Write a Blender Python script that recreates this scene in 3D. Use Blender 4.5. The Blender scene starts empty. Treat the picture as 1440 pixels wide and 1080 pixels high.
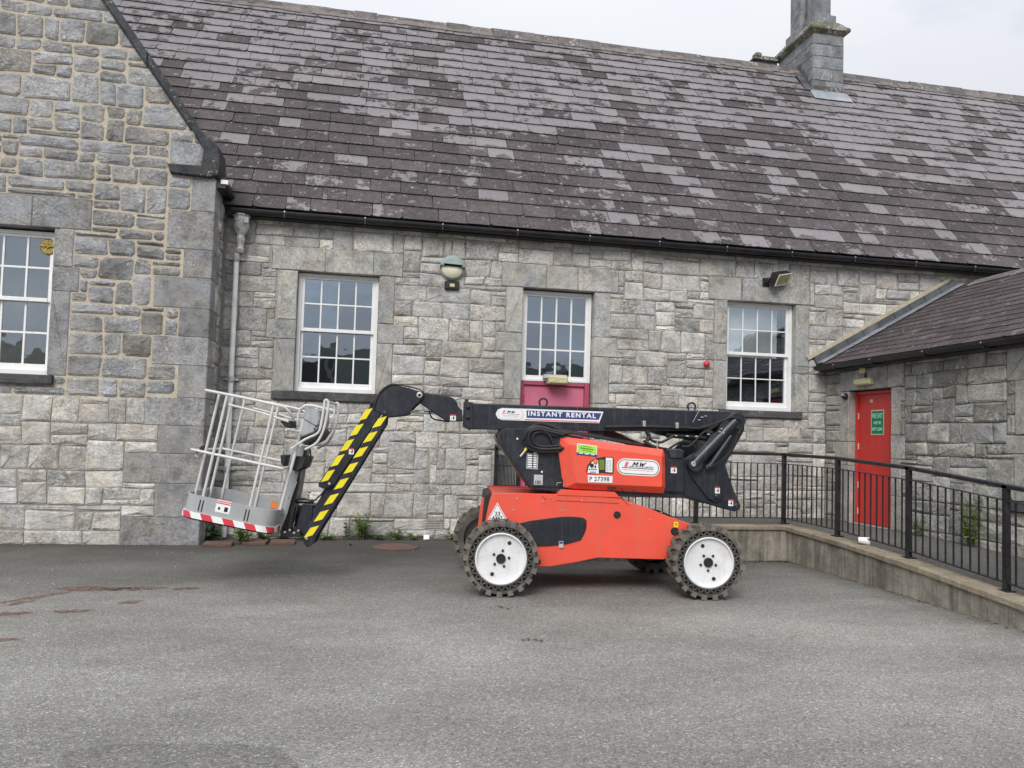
import bpy, bmesh, math, random
from mathutils import Matrix, Vector, noise
random.seed(7)
D = bpy.data; C = bpy.context.scene.collection
scene = bpy.context.scene

# ---------------------------------------------------------------- camera
cam = D.objects.new('camera', D.cameras.new('camera')); C.objects.link(cam)
R3 = Matrix([[0.981698, -0.037265, -0.186765], [-0.188308, -0.043392, -0.981151], [0.028459, 0.998363, -0.049615]])
cam.matrix_world = Matrix.Translation((0, 0, 1.5)) @ R3.to_4x4()
cam.data.sensor_width = 36.0
cam.data.lens = 27.51
cam.data.shift_y = 0.0164
cam.data.clip_end = 3000
scene.camera = cam

# ---------------------------------------------------------------- world and sun
SKYLOC = (0, 4.2, 1)
SUN_EL, SUN_AZ = math.radians(40), math.radians(205)      # azimuth clockwise from +Y (the sun stands behind the camera)
w = D.worlds.new('World'); scene.world = w; w.use_nodes = True
nt = w.node_tree; N = nt.nodes; L = nt.links
bg = N['Background']; bg.inputs['Strength'].default_value = 0.1
sky = N.new('ShaderNodeTexSky'); sky.sky_type = 'NISHITA'; sky.sun_disc = False
sky.sun_elevation = SUN_EL; sky.sun_rotation = SUN_AZ
tc = N.new('ShaderNodeTexCoord')
mp = N.new('ShaderNodeMapping'); mp.inputs['Scale'].default_value = (1, 1, 3.2); mp.inputs['Location'].default_value = SKYLOC
L.new(tc.outputs['Generated'], mp.inputs['Vector'])
nz = N.new('ShaderNodeTexNoise'); nz.inputs['Scale'].default_value = 1.7; nz.inputs['Detail'].default_value = 6
nz.inputs['Distortion'].default_value = .4
L.new(mp.outputs['Vector'], nz.inputs['Vector'])
rp = N.new('ShaderNodeValToRGB'); rp.color_ramp.elements[0].position = .37; rp.color_ramp.elements[1].position = .50
rp.color_ramp.elements[0].color = (.55, .55, .55, 1); rp.color_ramp.elements[1].color = (.97, .97, .97, 1)
L.new(nz.outputs['Fac'], rp.inputs['Fac'])
nz2 = N.new('ShaderNodeTexNoise'); nz2.inputs['Scale'].default_value = 2.6; nz2.inputs['Detail'].default_value = 5
L.new(mp.outputs['Vector'], nz2.inputs['Vector'])
cl = N.new('ShaderNodeValToRGB'); cl.color_ramp.elements[0].position = .3; cl.color_ramp.elements[1].position = .7
cl.color_ramp.elements[0].color = (2.78, 2.86, 3.02, 1); cl.color_ramp.elements[1].color = (2.90, 2.97, 3.1, 1)
L.new(nz2.outputs['Fac'], cl.inputs['Fac'])
# an overcast sky grows brighter from the horizon to the zenith
sxyz = N.new('ShaderNodeSeparateXYZ'); L.new(tc.outputs['Generated'], sxyz.inputs[0])
el = N.new('ShaderNodeMath'); el.operation = 'MULTIPLY_ADD'; el.use_clamp = False; el.inputs[1].default_value = 1.7; el.inputs[2].default_value = 1.1
mz = N.new('ShaderNodeMath'); mz.operation = 'MAXIMUM'; mz.inputs[1].default_value = 0; L.new(sxyz.outputs[2], mz.inputs[0]); L.new(mz.outputs[0], el.inputs[0])
gr = N.new('ShaderNodeVectorMath'); gr.operation = 'SCALE'; L.new(cl.outputs['Color'], gr.inputs[0]); L.new(el.outputs[0], gr.inputs['Scale'])
mx = N.new('ShaderNodeMix'); mx.data_type = 'RGBA'
L.new(rp.outputs['Color'], mx.inputs['Factor']); L.new(sky.outputs['Color'], mx.inputs['A']); L.new(gr.outputs[0], mx.inputs['B'])
L.new(mx.outputs['Result'], bg.inputs['Color'])
sun = D.objects.new('sun', D.lights.new('sun', 'SUN')); C.objects.link(sun)
sun.data.energy = 1.5; sun.data.angle = math.radians(28); sun.data.color = (1, .97, .93)
sd = Vector((math.sin(SUN_AZ) * math.cos(SUN_EL), math.cos(SUN_AZ) * math.cos(SUN_EL), math.sin(SUN_EL)))
sun.rotation_euler = sd.to_track_quat('Z', 'Y').to_euler()
scene.view_settings.view_transform = 'Standard'; scene.view_settings.look = 'None'
scene.view_settings.exposure = 0.74; scene.view_settings.gamma = 1
scene.render.engine = 'CYCLES'

# ---------------------------------------------------------------- node helpers
def mat(name):
    m = D.materials.new(name); m.use_nodes = True
    return m, m.node_tree.nodes, m.node_tree.links, m.node_tree.nodes['Principled BSDF']
def node(N, t, **k):
    n = N.new(t)
    for a, b in k.items():
        if a in n.inputs: n.inputs[a].default_value = b
        else: setattr(n, a, b)
    return n
def noisen(N, L, sc, det=4, vec=None, stretch=None, rough=.55, dist=0):
    n = N.new('ShaderNodeTexNoise'); n.inputs['Scale'].default_value = sc; n.inputs['Detail'].default_value = det
    n.inputs['Roughness'].default_value = rough; n.inputs['Distortion'].default_value = dist
    if vec is None: vec = N.new('ShaderNodeNewGeometry').outputs['Position']
    if stretch:
        q = N.new('ShaderNodeMapping'); q.inputs['Scale'].default_value = stretch; L.new(vec, q.inputs['Vector']); vec = q.outputs['Vector']
    L.new(vec, n.inputs['Vector']); return n.outputs['Fac']
def ramp(N, L, fac, stops, interp='LINEAR'):
    r = N.new('ShaderNodeValToRGB'); e = r.color_ramp.elements; r.color_ramp.interpolation = interp
    while len(e) < len(stops): e.new(.5)
    for i, (p, c) in enumerate(stops):
        e[i].position = p; e[i].color = (c, c, c, 1) if isinstance(c, (int, float)) else (*c, 1)
    L.new(fac, r.inputs['Fac']); return r.outputs['Color']
def mix(N, L, fac, a, b, mode='MIX'):
    m = N.new('ShaderNodeMix'); m.data_type = 'RGBA'; m.blend_type = mode
    for s, v in (('Factor', fac), ('A', a), ('B', b)):
        if hasattr(v, 'links'): L.new(v, m.inputs[s])
        elif s == 'Factor': m.inputs['Factor'].default_value = v
        else: m.inputs[s].default_value = (*v, 1)
    return m.outputs['Result']
def math_(N, L, op, a, b=0.0, clamp=False):
    m = N.new('ShaderNodeMath'); m.operation = op; m.use_clamp = clamp
    for i, v in enumerate((a, b)):
        if hasattr(v, 'links'): L.new(v, m.inputs[i])
        else: m.inputs[i].default_value = v
    return m.outputs[0]
def bump(N, L, bsdf, h, dist=.01, strength=1.0):
    b = N.new('ShaderNodeBump'); b.inputs['Distance'].default_value = dist; b.inputs['Strength'].default_value = strength
    L.new(h, b.inputs['Height']); L.new(b.outputs['Normal'], bsdf.inputs['Normal'])
def attr(N, name):
    a = N.new('ShaderNodeAttribute'); a.attribute_name = name; return a.outputs['Fac']

def simple(name, col, rough=.5, metal=0.0, var=.12, scale=6, bmp=0.0, bscale=60, dirt=None, dscale=3, damt=.5, spec=.5, scuff=None):
    m, N, L, B = mat(name)
    n = noisen(N, L, scale, 5)
    lo = tuple(c * (1 - var) for c in col); hi = tuple(min(1, c * (1 + var)) for c in col)
    c = ramp(N, L, n, [(.3, lo), (.7, hi)])
    if dirt:
        d = ramp(N, L, noisen(N, L, dscale, 8, rough=.7), [(.48, 0.0), (.75, damt)])
        c = mix(N, L, d, c, dirt)
    if scuff:      # rain streaks, fine scratches and rubbed dust
        s1 = ramp(N, L, noisen(N, L, 1, 6, None, (22, 22, 1.6), .7), [(.52, 0.0), (.72, scuff[1])])
        c = mix(N, L, s1, c, scuff[0])
        s2 = ramp(N, L, noisen(N, L, 1, 4, None, (5, 5, 120), .8), [(.66, 0.0), (.70, scuff[1])])
        c = mix(N, L, s2, c, scuff[0])
        s3 = ramp(N, L, noisen(N, L, 1.6, 9, rough=.8), [(.5, 0.0), (.7, scuff[1] * .8)])
        c = mix(N, L, s3, c, scuff[0])
    L.new(c, B.inputs['Base Color'])
    r = ramp(N, L, noisen(N, L, scale * 3, 3), [(.3, max(0, rough - .08)), (.7, min(1, rough + .1))])
    L.new(r, B.inputs['Roughness']); B.inputs['Metallic'].default_value = metal
    B.inputs['Specular IOR Level'].default_value = spec
    if bmp: bump(N, L, B, noisen(N, L, bscale, 4), bmp)
    return m

def stone_mat(name, tones, lichen=.25, relief=.012, fine=(8, 8, 26), stain=(.05, .045, .04), stainamt=.5, moss=None, speck=1.0):
    """rubble or dressed limestone: tone per stone from the attribute rnd, blotches, pale lichen, split relief"""
    m, N, L, B = mat(name)
    r = attr(N, 'rnd')
    k = len(tones) - 1
    base = ramp(N, L, r, [(i / k, t) for i, t in enumerate(tones)])
    geo = N.new('ShaderNodeNewGeometry').outputs['Position']
    off = N.new('ShaderNodeVectorMath'); off.operation = 'MULTIPLY_ADD'
    cmb = N.new('ShaderNodeCombineXYZ'); L.new(r, cmb.inputs[0]); L.new(r, cmb.inputs[1]); L.new(r, cmb.inputs[2])
    L.new(cmb.outputs[0], off.inputs[0]); off.inputs[1].default_value = (37, 61, 83); L.new(geo, off.inputs[2]); vec = off.outputs[0]
    blot = ramp(N, L, noisen(N, L, 4.5, 6, vec, rough=.65), [(.32, .62), (.5, 1.0), (.7, 1.28)])
    c = mix(N, L, 1.0, base, blot, 'MULTIPLY')
    grain = ramp(N, L, noisen(N, L, 34, 6, vec, rough=.75), [(.36, .58), (.5, 1.0), (.64, 1.42)])
    r2 = math_(N, L, 'FRACT', math_(N, L, 'MULTIPLY', r, 7.31))
    c = mix(N, L, ramp(N, L, r2, [(0, speck * .35), (1, speck)]), c, mix(N, L, 1.0, c, grain, 'MULTIPLY'))
    tint = ramp(N, L, noisen(N, L, 2.7, 4, vec), [(.35, (1.04, 1.0, .95)), (.65, (.96, .99, 1.05))])
    c = mix(N, L, 1.0, c, tint, 'MULTIPLY')
    st = ramp(N, L, noisen(N, L, 1.1, 7, geo, (1, 1, .55), .7), [(.5, 0.0), (.72, stainamt)])
    c = mix(N, L, st, c, stain)
    li = math_(N, L, 'ADD', noisen(N, L, 17, 7, vec, rough=.75), math_(N, L, 'MULTIPLY', noisen(N, L, 2.1, 3, vec), .55))
    li = ramp(N, L, li, [(.93 - lichen * .25, 0.0), (1.0 - lichen * .25, .8)])
    c = mix(N, L, li, c, (.52, .51, .48))
    if moss:
        mo = ramp(N, L, noisen(N, L, 6, 8, geo, rough=.7), [(.55, 0.0), (.7, moss[1])])
        c = mix(N, L, mo, c, moss[0])
    L.new(c, B.inputs['Base Color']); B.inputs['Roughness'].default_value = .9
    B.inputs['Specular IOR Level'].default_value = .25
    h = math_(N, L, 'ADD', noisen(N, L, 9, 7, vec, (1, 1, 1.8), .6, .6), math_(N, L, 'MULTIPLY', noisen(N, L, fine[2], 5, vec, (1, 1, 1.4), .65), .45))
    bump(N, L, B, h, relief)
    return m

# ---------------------------------------------------------------- materials
S_MAIN = stone_mat('limestone_rubble', [(0.300,0.286,0.263), (0.471,0.456,0.423), (0.390,0.380,0.359), (0.556,0.542,0.501), (0.355,0.346,0.327), (0.622,0.601,0.548), (0.414,0.388,0.351)], .36, .017)
S_GABLE = stone_mat('blue_limestone_rubble', [(0.237,0.238,0.237), (0.331,0.334,0.341), (0.252,0.244,0.230), (0.397,0.402,0.411), (0.277,0.264,0.240), (0.358,0.361,0.368), (0.203,0.196,0.176)], .16, .024)
S_WING = stone_mat('weathered_limestone', [(0.235,0.230,0.208), (0.365,0.358,0.324), (0.302,0.296,0.279), (0.470,0.459,0.411), (0.265,0.255,0.224)], .24, .016)
S_DRESS = stone_mat('dressed_limestone', [(0.359,0.350,0.323), (0.420,0.412,0.377), (0.325,0.322,0.301), (0.388,0.384,0.361)], .05, .005, stainamt=.25)
S_DRESSB = stone_mat('dressed_blue_limestone', [(0.221,0.221,0.218), (0.309,0.307,0.304), (0.251,0.248,0.244), (0.368,0.364,0.358)], .05, .010, stainamt=.3)
S_DRESSW = stone_mat('dressed_grey_limestone', [(0.314,0.304,0.282), (0.401,0.387,0.352), (0.349,0.335,0.308)], .1, .006, stainamt=.3)
S_SILL = stone_mat('dark_sill_stone', [(.075,.075,.077), (.095,.094,.095)], .02, .004, stainamt=.3)
S_COPE = stone_mat('dark_coping_stone', [(.045,.048,.052), (.075,.078,.082), (.055,.056,.06)], .1, .008, stainamt=.4)
S_CHIM = stone_mat('smoky_limestone', [(0.219,0.230,0.241), (0.266,0.278,0.289), (0.191,0.202,0.213)], .12, .006, stainamt=.45)
S_CAP = stone_mat('lichened_ledge_stone', [(.14,.135,.10), (.18,.175,.14)], .5, .01, moss=((.16,.13,.03), .6))

def mortar_mat(name, lo, hi, z_split=None, lo2=None, hi2=None):
    m, N, L, B = mat(name)
    c = ramp(N, L, noisen(N, L, 11, 8, rough=.7), [(.3, lo), (.7, hi)])
    if z_split is not None:
        c2 = ramp(N, L, noisen(N, L, 11, 8, rough=.7), [(.3, lo2), (.7, hi2)])
        sp = N.new('ShaderNodeSeparateXYZ'); L.new(N.new('ShaderNodeNewGeometry').outputs['Position'], sp.inputs[0])
        z = math_(N, L, 'ADD', sp.outputs[2], math_(N, L, 'MULTIPLY', noisen(N, L, 1.3, 4), .5))
        c = mix(N, L, ramp(N, L, math_(N, L, 'SUBTRACT', z, z_split - .35), [(.45, 0.0), (.62, 1.0)]), c2, c)
    g = ramp(N, L, noisen(N, L, 70, 4), [(.3, .8), (.7, 1.15)])
    c = mix(N, L, 1.0, c, g, 'MULTIPLY')
    L.new(c, B.inputs['Base Color']); B.inputs['Roughness'].default_value = .95
    bump(N, L, B, noisen(N, L, 45, 6, rough=.7), .012)
    return m
MO_MAIN = mortar_mat('grey_mortar', (.29, .272, .24), (.47, .445, .395))
MO_GABLE = mortar_mat('cream_mortar', (.44, .38, .29), (.60, .53, .42), 1.9, (.25, .235, .205), (.42, .40, .35))
MO_WING = mortar_mat('dark_mortar', (.14, .133, .12), (.24, .225, .20))
CONC = None
def concrete_mat(name, lo, hi, streak=.6):
    m, N, L, B = mat(name)
    c = ramp(N, L, noisen(N, L, 3, 9, rough=.7), [(.3, lo), (.7, hi)])
    s = ramp(N, L, noisen(N, L, 1, 6, None, (9, 9, .7), .7), [(.45, 0.0), (.75, streak)])
    c = mix(N, L, s, c, (.05, .045, .038))
    p = ramp(N, L, noisen(N, L, 1, 6, None, (14, 14, 1.1), .6), [(.6, 0.0), (.72, .4)])
    c = mix(N, L, p, c, (.42, .40, .34))
    g = ramp(N, L, noisen(N, L, 60, 5, rough=.7), [(.3, .75), (.7, 1.2)])
    c = mix(N, L, 1.0, c, g, 'MULTIPLY')
    L.new(c, B.inputs['Base Color']); B.inputs['Roughness'].default_value = .93
    bump(N, L, B, noisen(N, L, 24, 8, rough=.7), .014)
    return m
CONC = concrete_mat('stained_concrete', (.16, .14, .11), (.46, .425, .36), .9)
CONC_CAP = concrete_mat('mossy_concrete_cap', (.17, .13, .08), (.40, .35, .26), .4)
CHIM_PALE = (.3, .31, .33)

# slate roof: pale = clean lilac slate, otherwise dark with moss and specks
def slate_mat(name, dark=(.047, .038, .039), darkb=(.092, .077, .079), pale=(.185, .170, .180), paleb=(.235, .218, .229)):
    m, N, L, B = mat(name)
    r = attr(N, 'rnd'); pl = attr(N, 'pale'); loc = attr(N, 'loc')
    geo = N.new('ShaderNodeNewGeometry').outputs['Position']
    dk = ramp(N, L, noisen(N, L, 5, 8, geo, rough=.75), [(.3, dark), (.7, darkb)])
    dk = mix(N, L, 1.0, dk, ramp(N, L, r, [(0, .75), (.5, 1.0), (1, 1.35)]), 'MULTIPLY')
    sp = ramp(N, L, noisen(N, L, 34, 6, geo, rough=.8), [(.53, 0.0), (.66, .55)])
    dk = mix(N, L, sp, dk, (.26, .25, .24))
    li = ramp(N, L, noisen(N, L, 9, 7, geo, rough=.7), [(.61, 0.0), (.66, .7)])
    dk = mix(N, L, li, dk, (.38, .37, .38))
    pc = ramp(N, L, r, [(0, pale), (1, paleb)])
    pc = mix(N, L, 1.0, pc, ramp(N, L, noisen(N, L, 14, 6, geo, rough=.65), [(.3, .86), (.7, 1.1)]), 'MULTIPLY')
    # worn slates: moss creeps in from the lower edge and the joints
    edge = math_(N, L, 'ADD', loc, math_(N, L, 'MULTIPLY', math_(N, L, 'SUBTRACT', noisen(N, L, 3.2, 7, geo, rough=.62), .5), 2.4))
    e = ramp(N, L, edge, [(.02, 1.0), (.10, 0.0)])
    k = math_(N, L, 'ADD', pl, math_(N, L, 'MULTIPLY', math_(N, L, 'SUBTRACT', noisen(N, L, 4.2, 8, geo, rough=.72), .5), 2.7))
    k = ramp(N, L, k, [(.46, 0.0), (.54, 1.0)])
    k = math_(N, L, 'MULTIPLY', k, math_(N, L, 'SUBTRACT', 1.0, math_(N, L, 'MULTIPLY', e, .85)), True)
    c = mix(N, L, k, dk, pc)
    g = ramp(N, L, noisen(N, L, 90, 3, geo), [(.3, .85), (.7, 1.12)])
    c = mix(N, L, 1.0, c, g, 'MULTIPLY')
    L.new(c, B.inputs['Base Color'])
    L.new(ramp(N, L, k, [(0, .85), (1, .55)]), B.inputs['Roughness'])
    B.inputs['Specular IOR Level'].default_value = .35
    bump(N, L, B, noisen(N, L, 22, 7, geo, rough=.65), .006)
    return m
SLATE = slate_mat('purple_slate')
SLATEW = slate_mat('brown_purple_slate', (.048, .034, .036), (.082, .062, .063), (.12, .10, .10), (.16, .14, .14))
UNDER = simple('dark_roof_underlay', (.02, .02, .02), .9)
RIDGE = stone_mat('ridge_clay', [(.13,.12,.12), (.17,.155,.15), (.11,.10,.10)], .2, .008, moss=((.20,.12,.08), .6))
LEAD = simple('lead_flashing', (.30, .33, .36), .5, .3, .25, 5, dirt=(.5, .52, .54), damt=.5)
LEADD = simple('dark_lead_flashing', (.085, .09, .10), .55, .2, .25, 5, dirt=(.3, .32, .34), damt=.4)
GUTTER = simple('black_gutter_paint', (.012, .012, .014), .4, 0, .3, 6, dirt=(.06, .05, .05), damt=.4)
PIPE = simple('weathered_pipe_paint', (.82, .81, .82), .5, 0, .08, 8, dirt=(.34, .31, .28), dscale=5, damt=.4)
HOPPER = simple('hopper_paint', (.55, .55, .54), .4, 0, .3, 20, dirt=(.03, .03, .03), dscale=12, damt=.9)
WHITE = simple('white_gloss_paint', (.80, .80, .79), .35, 0, .03, 4, bmp=.001, bscale=30, dirt=(.5, .48, .44), dscale=7, damt=.35)
PINK = simple('faded_pink_door_paint', (.56, .14, .22), .45, 0, .07, 3, dirt=(.60, .24, .31), dscale=4, damt=.5)
PINKD = simple('faded_pink_frame_paint', (.40, .07, .12), .45, 0, .08, 3)
REDD = simple('red_door_paint', (.60, .035, .030), .42, 0, .12, 3, dirt=(.30, .02, .03), dscale=3, damt=.5, scuff=((.40, .10, .09), .35))
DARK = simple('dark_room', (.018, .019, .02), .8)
BLIND = simple('pale_blind', (.88, .89, .87), .8, 0, .03, 3)
BLACKR = simple('black_railing_paint', (.014, .015, .018), .42, 0, .3, 9, bmp=.002, bscale=50, dirt=(.10, .09, .09), dscale=14, damt=.35)
def glass_mat():
    m, N, L, B = mat('window_glass')
    out = N['Material Output']
    tr = N.new('ShaderNodeBsdfTransparent'); tr.inputs[0].default_value = (.8, .83, .82, 1)
    gl = N.new('ShaderNodeBsdfGlossy'); gl.inputs['Roughness'].default_value = .015; gl.inputs['Color'].default_value = (.76, .87, 1, 1)
    lw = N.new('ShaderNodeLayerWeight'); lw.inputs['Blend'].default_value = .35
    f = ramp(N, L, lw.outputs['Fresnel'], [(0, .33), (1, .9)])
    ms = N.new('ShaderNodeMixShader'); L.new(f, ms.inputs[0]); L.new(tr.outputs[0], ms.inputs[1]); L.new(gl.outputs[0], ms.inputs[2])
    b = N.new('ShaderNodeBump'); b.inputs['Distance'].default_value = .004
    L.new(noisen(N, L, 2.2, 2), b.inputs['Height']); L.new(b.outputs['Normal'], gl.inputs['Normal'])
    L.new(ms.outputs[0], out.inputs['Surface']); N.remove(B)
    return m
GLASS = glass_mat()

def asphalt_mat(name, tone=1.0, foot_dirt_shade=True):
    m, N, L, B = mat(name)
    geo = N.new('ShaderNodeNewGeometry').outputs['Position']
    c = ramp(N, L, noisen(N, L, .5, 7, geo, rough=.6), [(.3, (.222*tone, .216*tone, .198*tone)), (.7, (.292*tone, .285*tone, .263*tone))])
    big = ramp(N, L, noisen(N, L, 1.9, 8, geo, (.6, 1.4, 1), .7), [(.3, .86), (.7, 1.12)])
    c = mix(N, L, 1.0, c, big, 'MULTIPLY')
    v = N.new('ShaderNodeTexVoronoi'); v.inputs['Scale'].default_value = 100; L.new(geo, v.inputs['Vector'])
    sep = N.new('ShaderNodeSeparateColor'); L.new(v.outputs['Color'], sep.inputs[0])
    chip = ramp(N, L, sep.outputs[0], [(0, .5), (.25, .87), (.7, 1.07), (.93, 1.38), (1, 2.2)])
    c = mix(N, L, .85, c, chip, 'MULTIPLY')
    c = mix(N, L, 1.0, c, ramp(N, L, noisen(N, L, 190, 3, geo), [(.36, .74), (.64, 1.26)]), 'MULTIPLY')
    spots = ramp(N, L, noisen(N, L, 3.3, 8, geo, rough=.75), [(.60, 0.0), (.70, .45)])
    c = mix(N, L, spots, c, (.09, .085, .075))
    drift = ramp(N, L, noisen(N, L, .33, 3, geo, (1, 1.6, 1)), [(.36, .84), (.64, 1.15)])
    c = mix(N, L, 1.0, c, drift, 'MULTIPLY')
    if foot_dirt_shade:   # damp, mossy dirt plus shade painted into the colour, darker towards the walls
        sx = N.new('ShaderNodeSeparateXYZ'); L.new(geo, sx.inputs[0])
        y = math_(N, L, 'ADD', sx.outputs[1], math_(N, L, 'MULTIPLY', math_(N, L, 'SUBTRACT', noisen(N, L, .9, 6, geo, rough=.6), .5), 2.6))
        d = ramp(N, L, math_(N, L, 'DIVIDE', y, 14.0), [(.45, 0.0), (.62, .42), (.76, .86)])
        c = mix(N, L, d, c, (.062, .056, .049))
        x = math_(N, L, 'ADD', sx.outputs[0], math_(N, L, 'MULTIPLY', math_(N, L, 'SUBTRACT', noisen(N, L, 2.5, 6, geo, rough=.7), .5), .9))
        d2 = ramp(N, L, math_(N, L, 'DIVIDE', x, 6.0), [(.86, 0.0), (.935, .55)])
        c = mix(N, L, d2, c, (.085, .075, .055))
    L.new(c, B.inputs['Base Color']); B.inputs['Roughness'].default_value = .92; B.inputs['Specular IOR Level'].default_value = .3
    hh = math_(N, L, 'ADD', v.outputs['Distance'], math_(N, L, 'MULTIPLY', noisen(N, L, 30, 5, geo), .8))
    bump(N, L, B, hh, .006)
    return m
ASPH = asphalt_mat('worn_asphalt'); ASPHP = asphalt_mat('patched_asphalt', .74, False); ASPHR = asphalt_mat('ramp_asphalt', .48, False)

# machine paints
M_RED = simple('machine_red_paint', (.80, .088, .052), .38, 0, .06, 2.5, dirt=(.45, .11, .08), dscale=6, damt=.25, scuff=((.50, .17, .11), .40))
M_BLACK = simple('machine_charcoal_paint', (.013, .016, .025), .36, 0, .2, 4, dirt=(.06, .058, .058), dscale=7, damt=.2, scuff=((.10, .095, .09), .4))
M_BLK2 = simple('black_rubber_and_plastic', (.012, .012, .013), .55, 0, .25, 8, dirt=(.07, .065, .06), dscale=9, damt=.3)
M_TYRE = simple('dusty_black_rubber', (.075, .070, .063), .85, 0, .3, 9, bmp=.003, bscale=60, dirt=(.19, .165, .135), dscale=8, damt=.75)
M_LUG = simple('dusty_grey_lug_rubber', (.13, .118, .102), .9, 0, .3, 11, bmp=.004, bscale=50, dirt=(.25, .22, .18), dscale=8, damt=.8)
M_RIM = simple('white_rim_paint', (.72, .73, .74), .4, 0, .04, 4, dirt=(.40, .34, .28), dscale=9, damt=.4, scuff=((.45, .40, .34), .35))
M_GREY = simple('basket_grey_paint', (.36, .375, .39), .42, 0, .08, 4, dirt=(.30, .25, .18), dscale=8, damt=.45, scuff=((.24, .21, .17), .45))
M_TUBE = simple('basket_tube_paint', (.60, .60, .585), .42, 0, .06, 5, dirt=(.36, .28, .18), dscale=8, damt=.4)
M_STEEL = simple('polished_rod', (.65, .65, .66), .18, 1, .05)
M_ZINC = simple('zinc_bolt', (.55, .54, .50), .4, .8, .1)
STK_W = simple('white_sticker', (.80, .80, .80), .4, 0, .02)
STK_K = simple('black_print', (.012, .012, .014), .45, 0, .1)
STK_G = simple('green_print', (.32, .70, .07), .45, 0, .05)
STK_GD = simple('dark_green_print', (.0, .19, .10), .45, 0, .05)
STK_GL = simple('pale_green_print', (.45, .85, .65), .45, 0, .05)
STK_B = simple('blue_print', (.03, .05, .20), .45, 0, .05)
STK_R = simple('red_print', (.62, .04, .06), .45, 0, .05)
STK_P = simple('pink_red_print', (.75, .12, .22), .45, 0, .05)
STK_O = simple('orange_print', (.75, .22, .05), .45, 0, .05)
STK_Y = simple('yellow_print', (.80, .66, .02), .42, 0, .05)
STK_S = simple('grey_sticker', (.45, .47, .48), .45, 0, .1, 40)
CABLE = simple('dull_white_cable', (.42, .41, .37), .6)
CREAM = simple('cream_plastic', (.58, .53, .30), .4, 0, .08, 8)
TEAL = simple('faded_teal_plastic', (.31, .38, .37), .5, 0, .08, 8)
DIFF = simple('cream_diffuser', (.70, .69, .52), .4, 0, .05, 8)
LAMPG = simple('lamp_glass_gold', (.30, .28, .15), .15, .3, .3, 20)
BRICK = simple('worn_red_brick', (.135, .075, .058), .85, 0, .3, 14, bmp=.004, bscale=40, dirt=(.11, .095, .085), dscale=10, damt=.9)
CUP = simple('white_cup_paper', (.78, .78, .77), .6, 0, .03)
IRONR = simple('rusty_cover', (.155, .088, .072), .8, 0, .25, 10, bmp=.003, bscale=40, dirt=(.07, .06, .05), dscale=9, damt=.7)
def leaf_mat(name, a, b):
    m, N, L, B = mat(name)
    r = attr(N, 'rnd'); c = ramp(N, L, r, [(0, a), (1, b)])
    c = mix(N, L, 1.0, c, ramp(N, L, noisen(N, L, 25, 4), [(.3, .75), (.7, 1.25)]), 'MULTIPLY')
    L.new(c, B.inputs['Base Color']); B.inputs['Roughness'].default_value = .6; B.inputs['Specular IOR Level'].default_value = .25
    t = N.new('ShaderNodeBsdfTranslucent'); L.new(c, t.inputs[0])
    ms = N.new('ShaderNodeMixShader'); ms.inputs[0].default_value = .3
    L.new(B.outputs[0], ms.inputs[1]); L.new(t.outputs[0], ms.inputs[2]); L.new(ms.outputs[0], N['Material Output'].inputs['Surface'])
    return m
LEAF = leaf_mat('weed_leaf', (.10, .19, .03), (.26, .37, .09))
LEAFD = leaf_mat('ivy_leaf', (.035, .095, .02), (.11, .20, .04))
HILLM = simple('distant_hill_grass', (.03, .042, .028), .95, 0, .3, .02)
BMAT = simple('distant_wall', (.10, .095, .09), .9, 0, .2, .5)

# ---------------------------------------------------------------- object helpers
def link(name, me, parent=None):
    o = D.objects.new(name, me); C.objects.link(o)
    if parent: o.parent = parent
    return o
def tag(o, label=None, cat=None, group=None, kind=None):
    for k, v in (('label', label), ('category', cat), ('group', group), ('kind', kind)):
        if v: o[k] = v
    return o
def empty(name, loc, rz, label, cat, group=None):
    o = D.objects.new(name, None); C.objects.link(o); o.location = loc; o.rotation_euler = (0, 0, rz)
    o.empty_display_size = .2
    return tag(o, label, cat, group)

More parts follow.
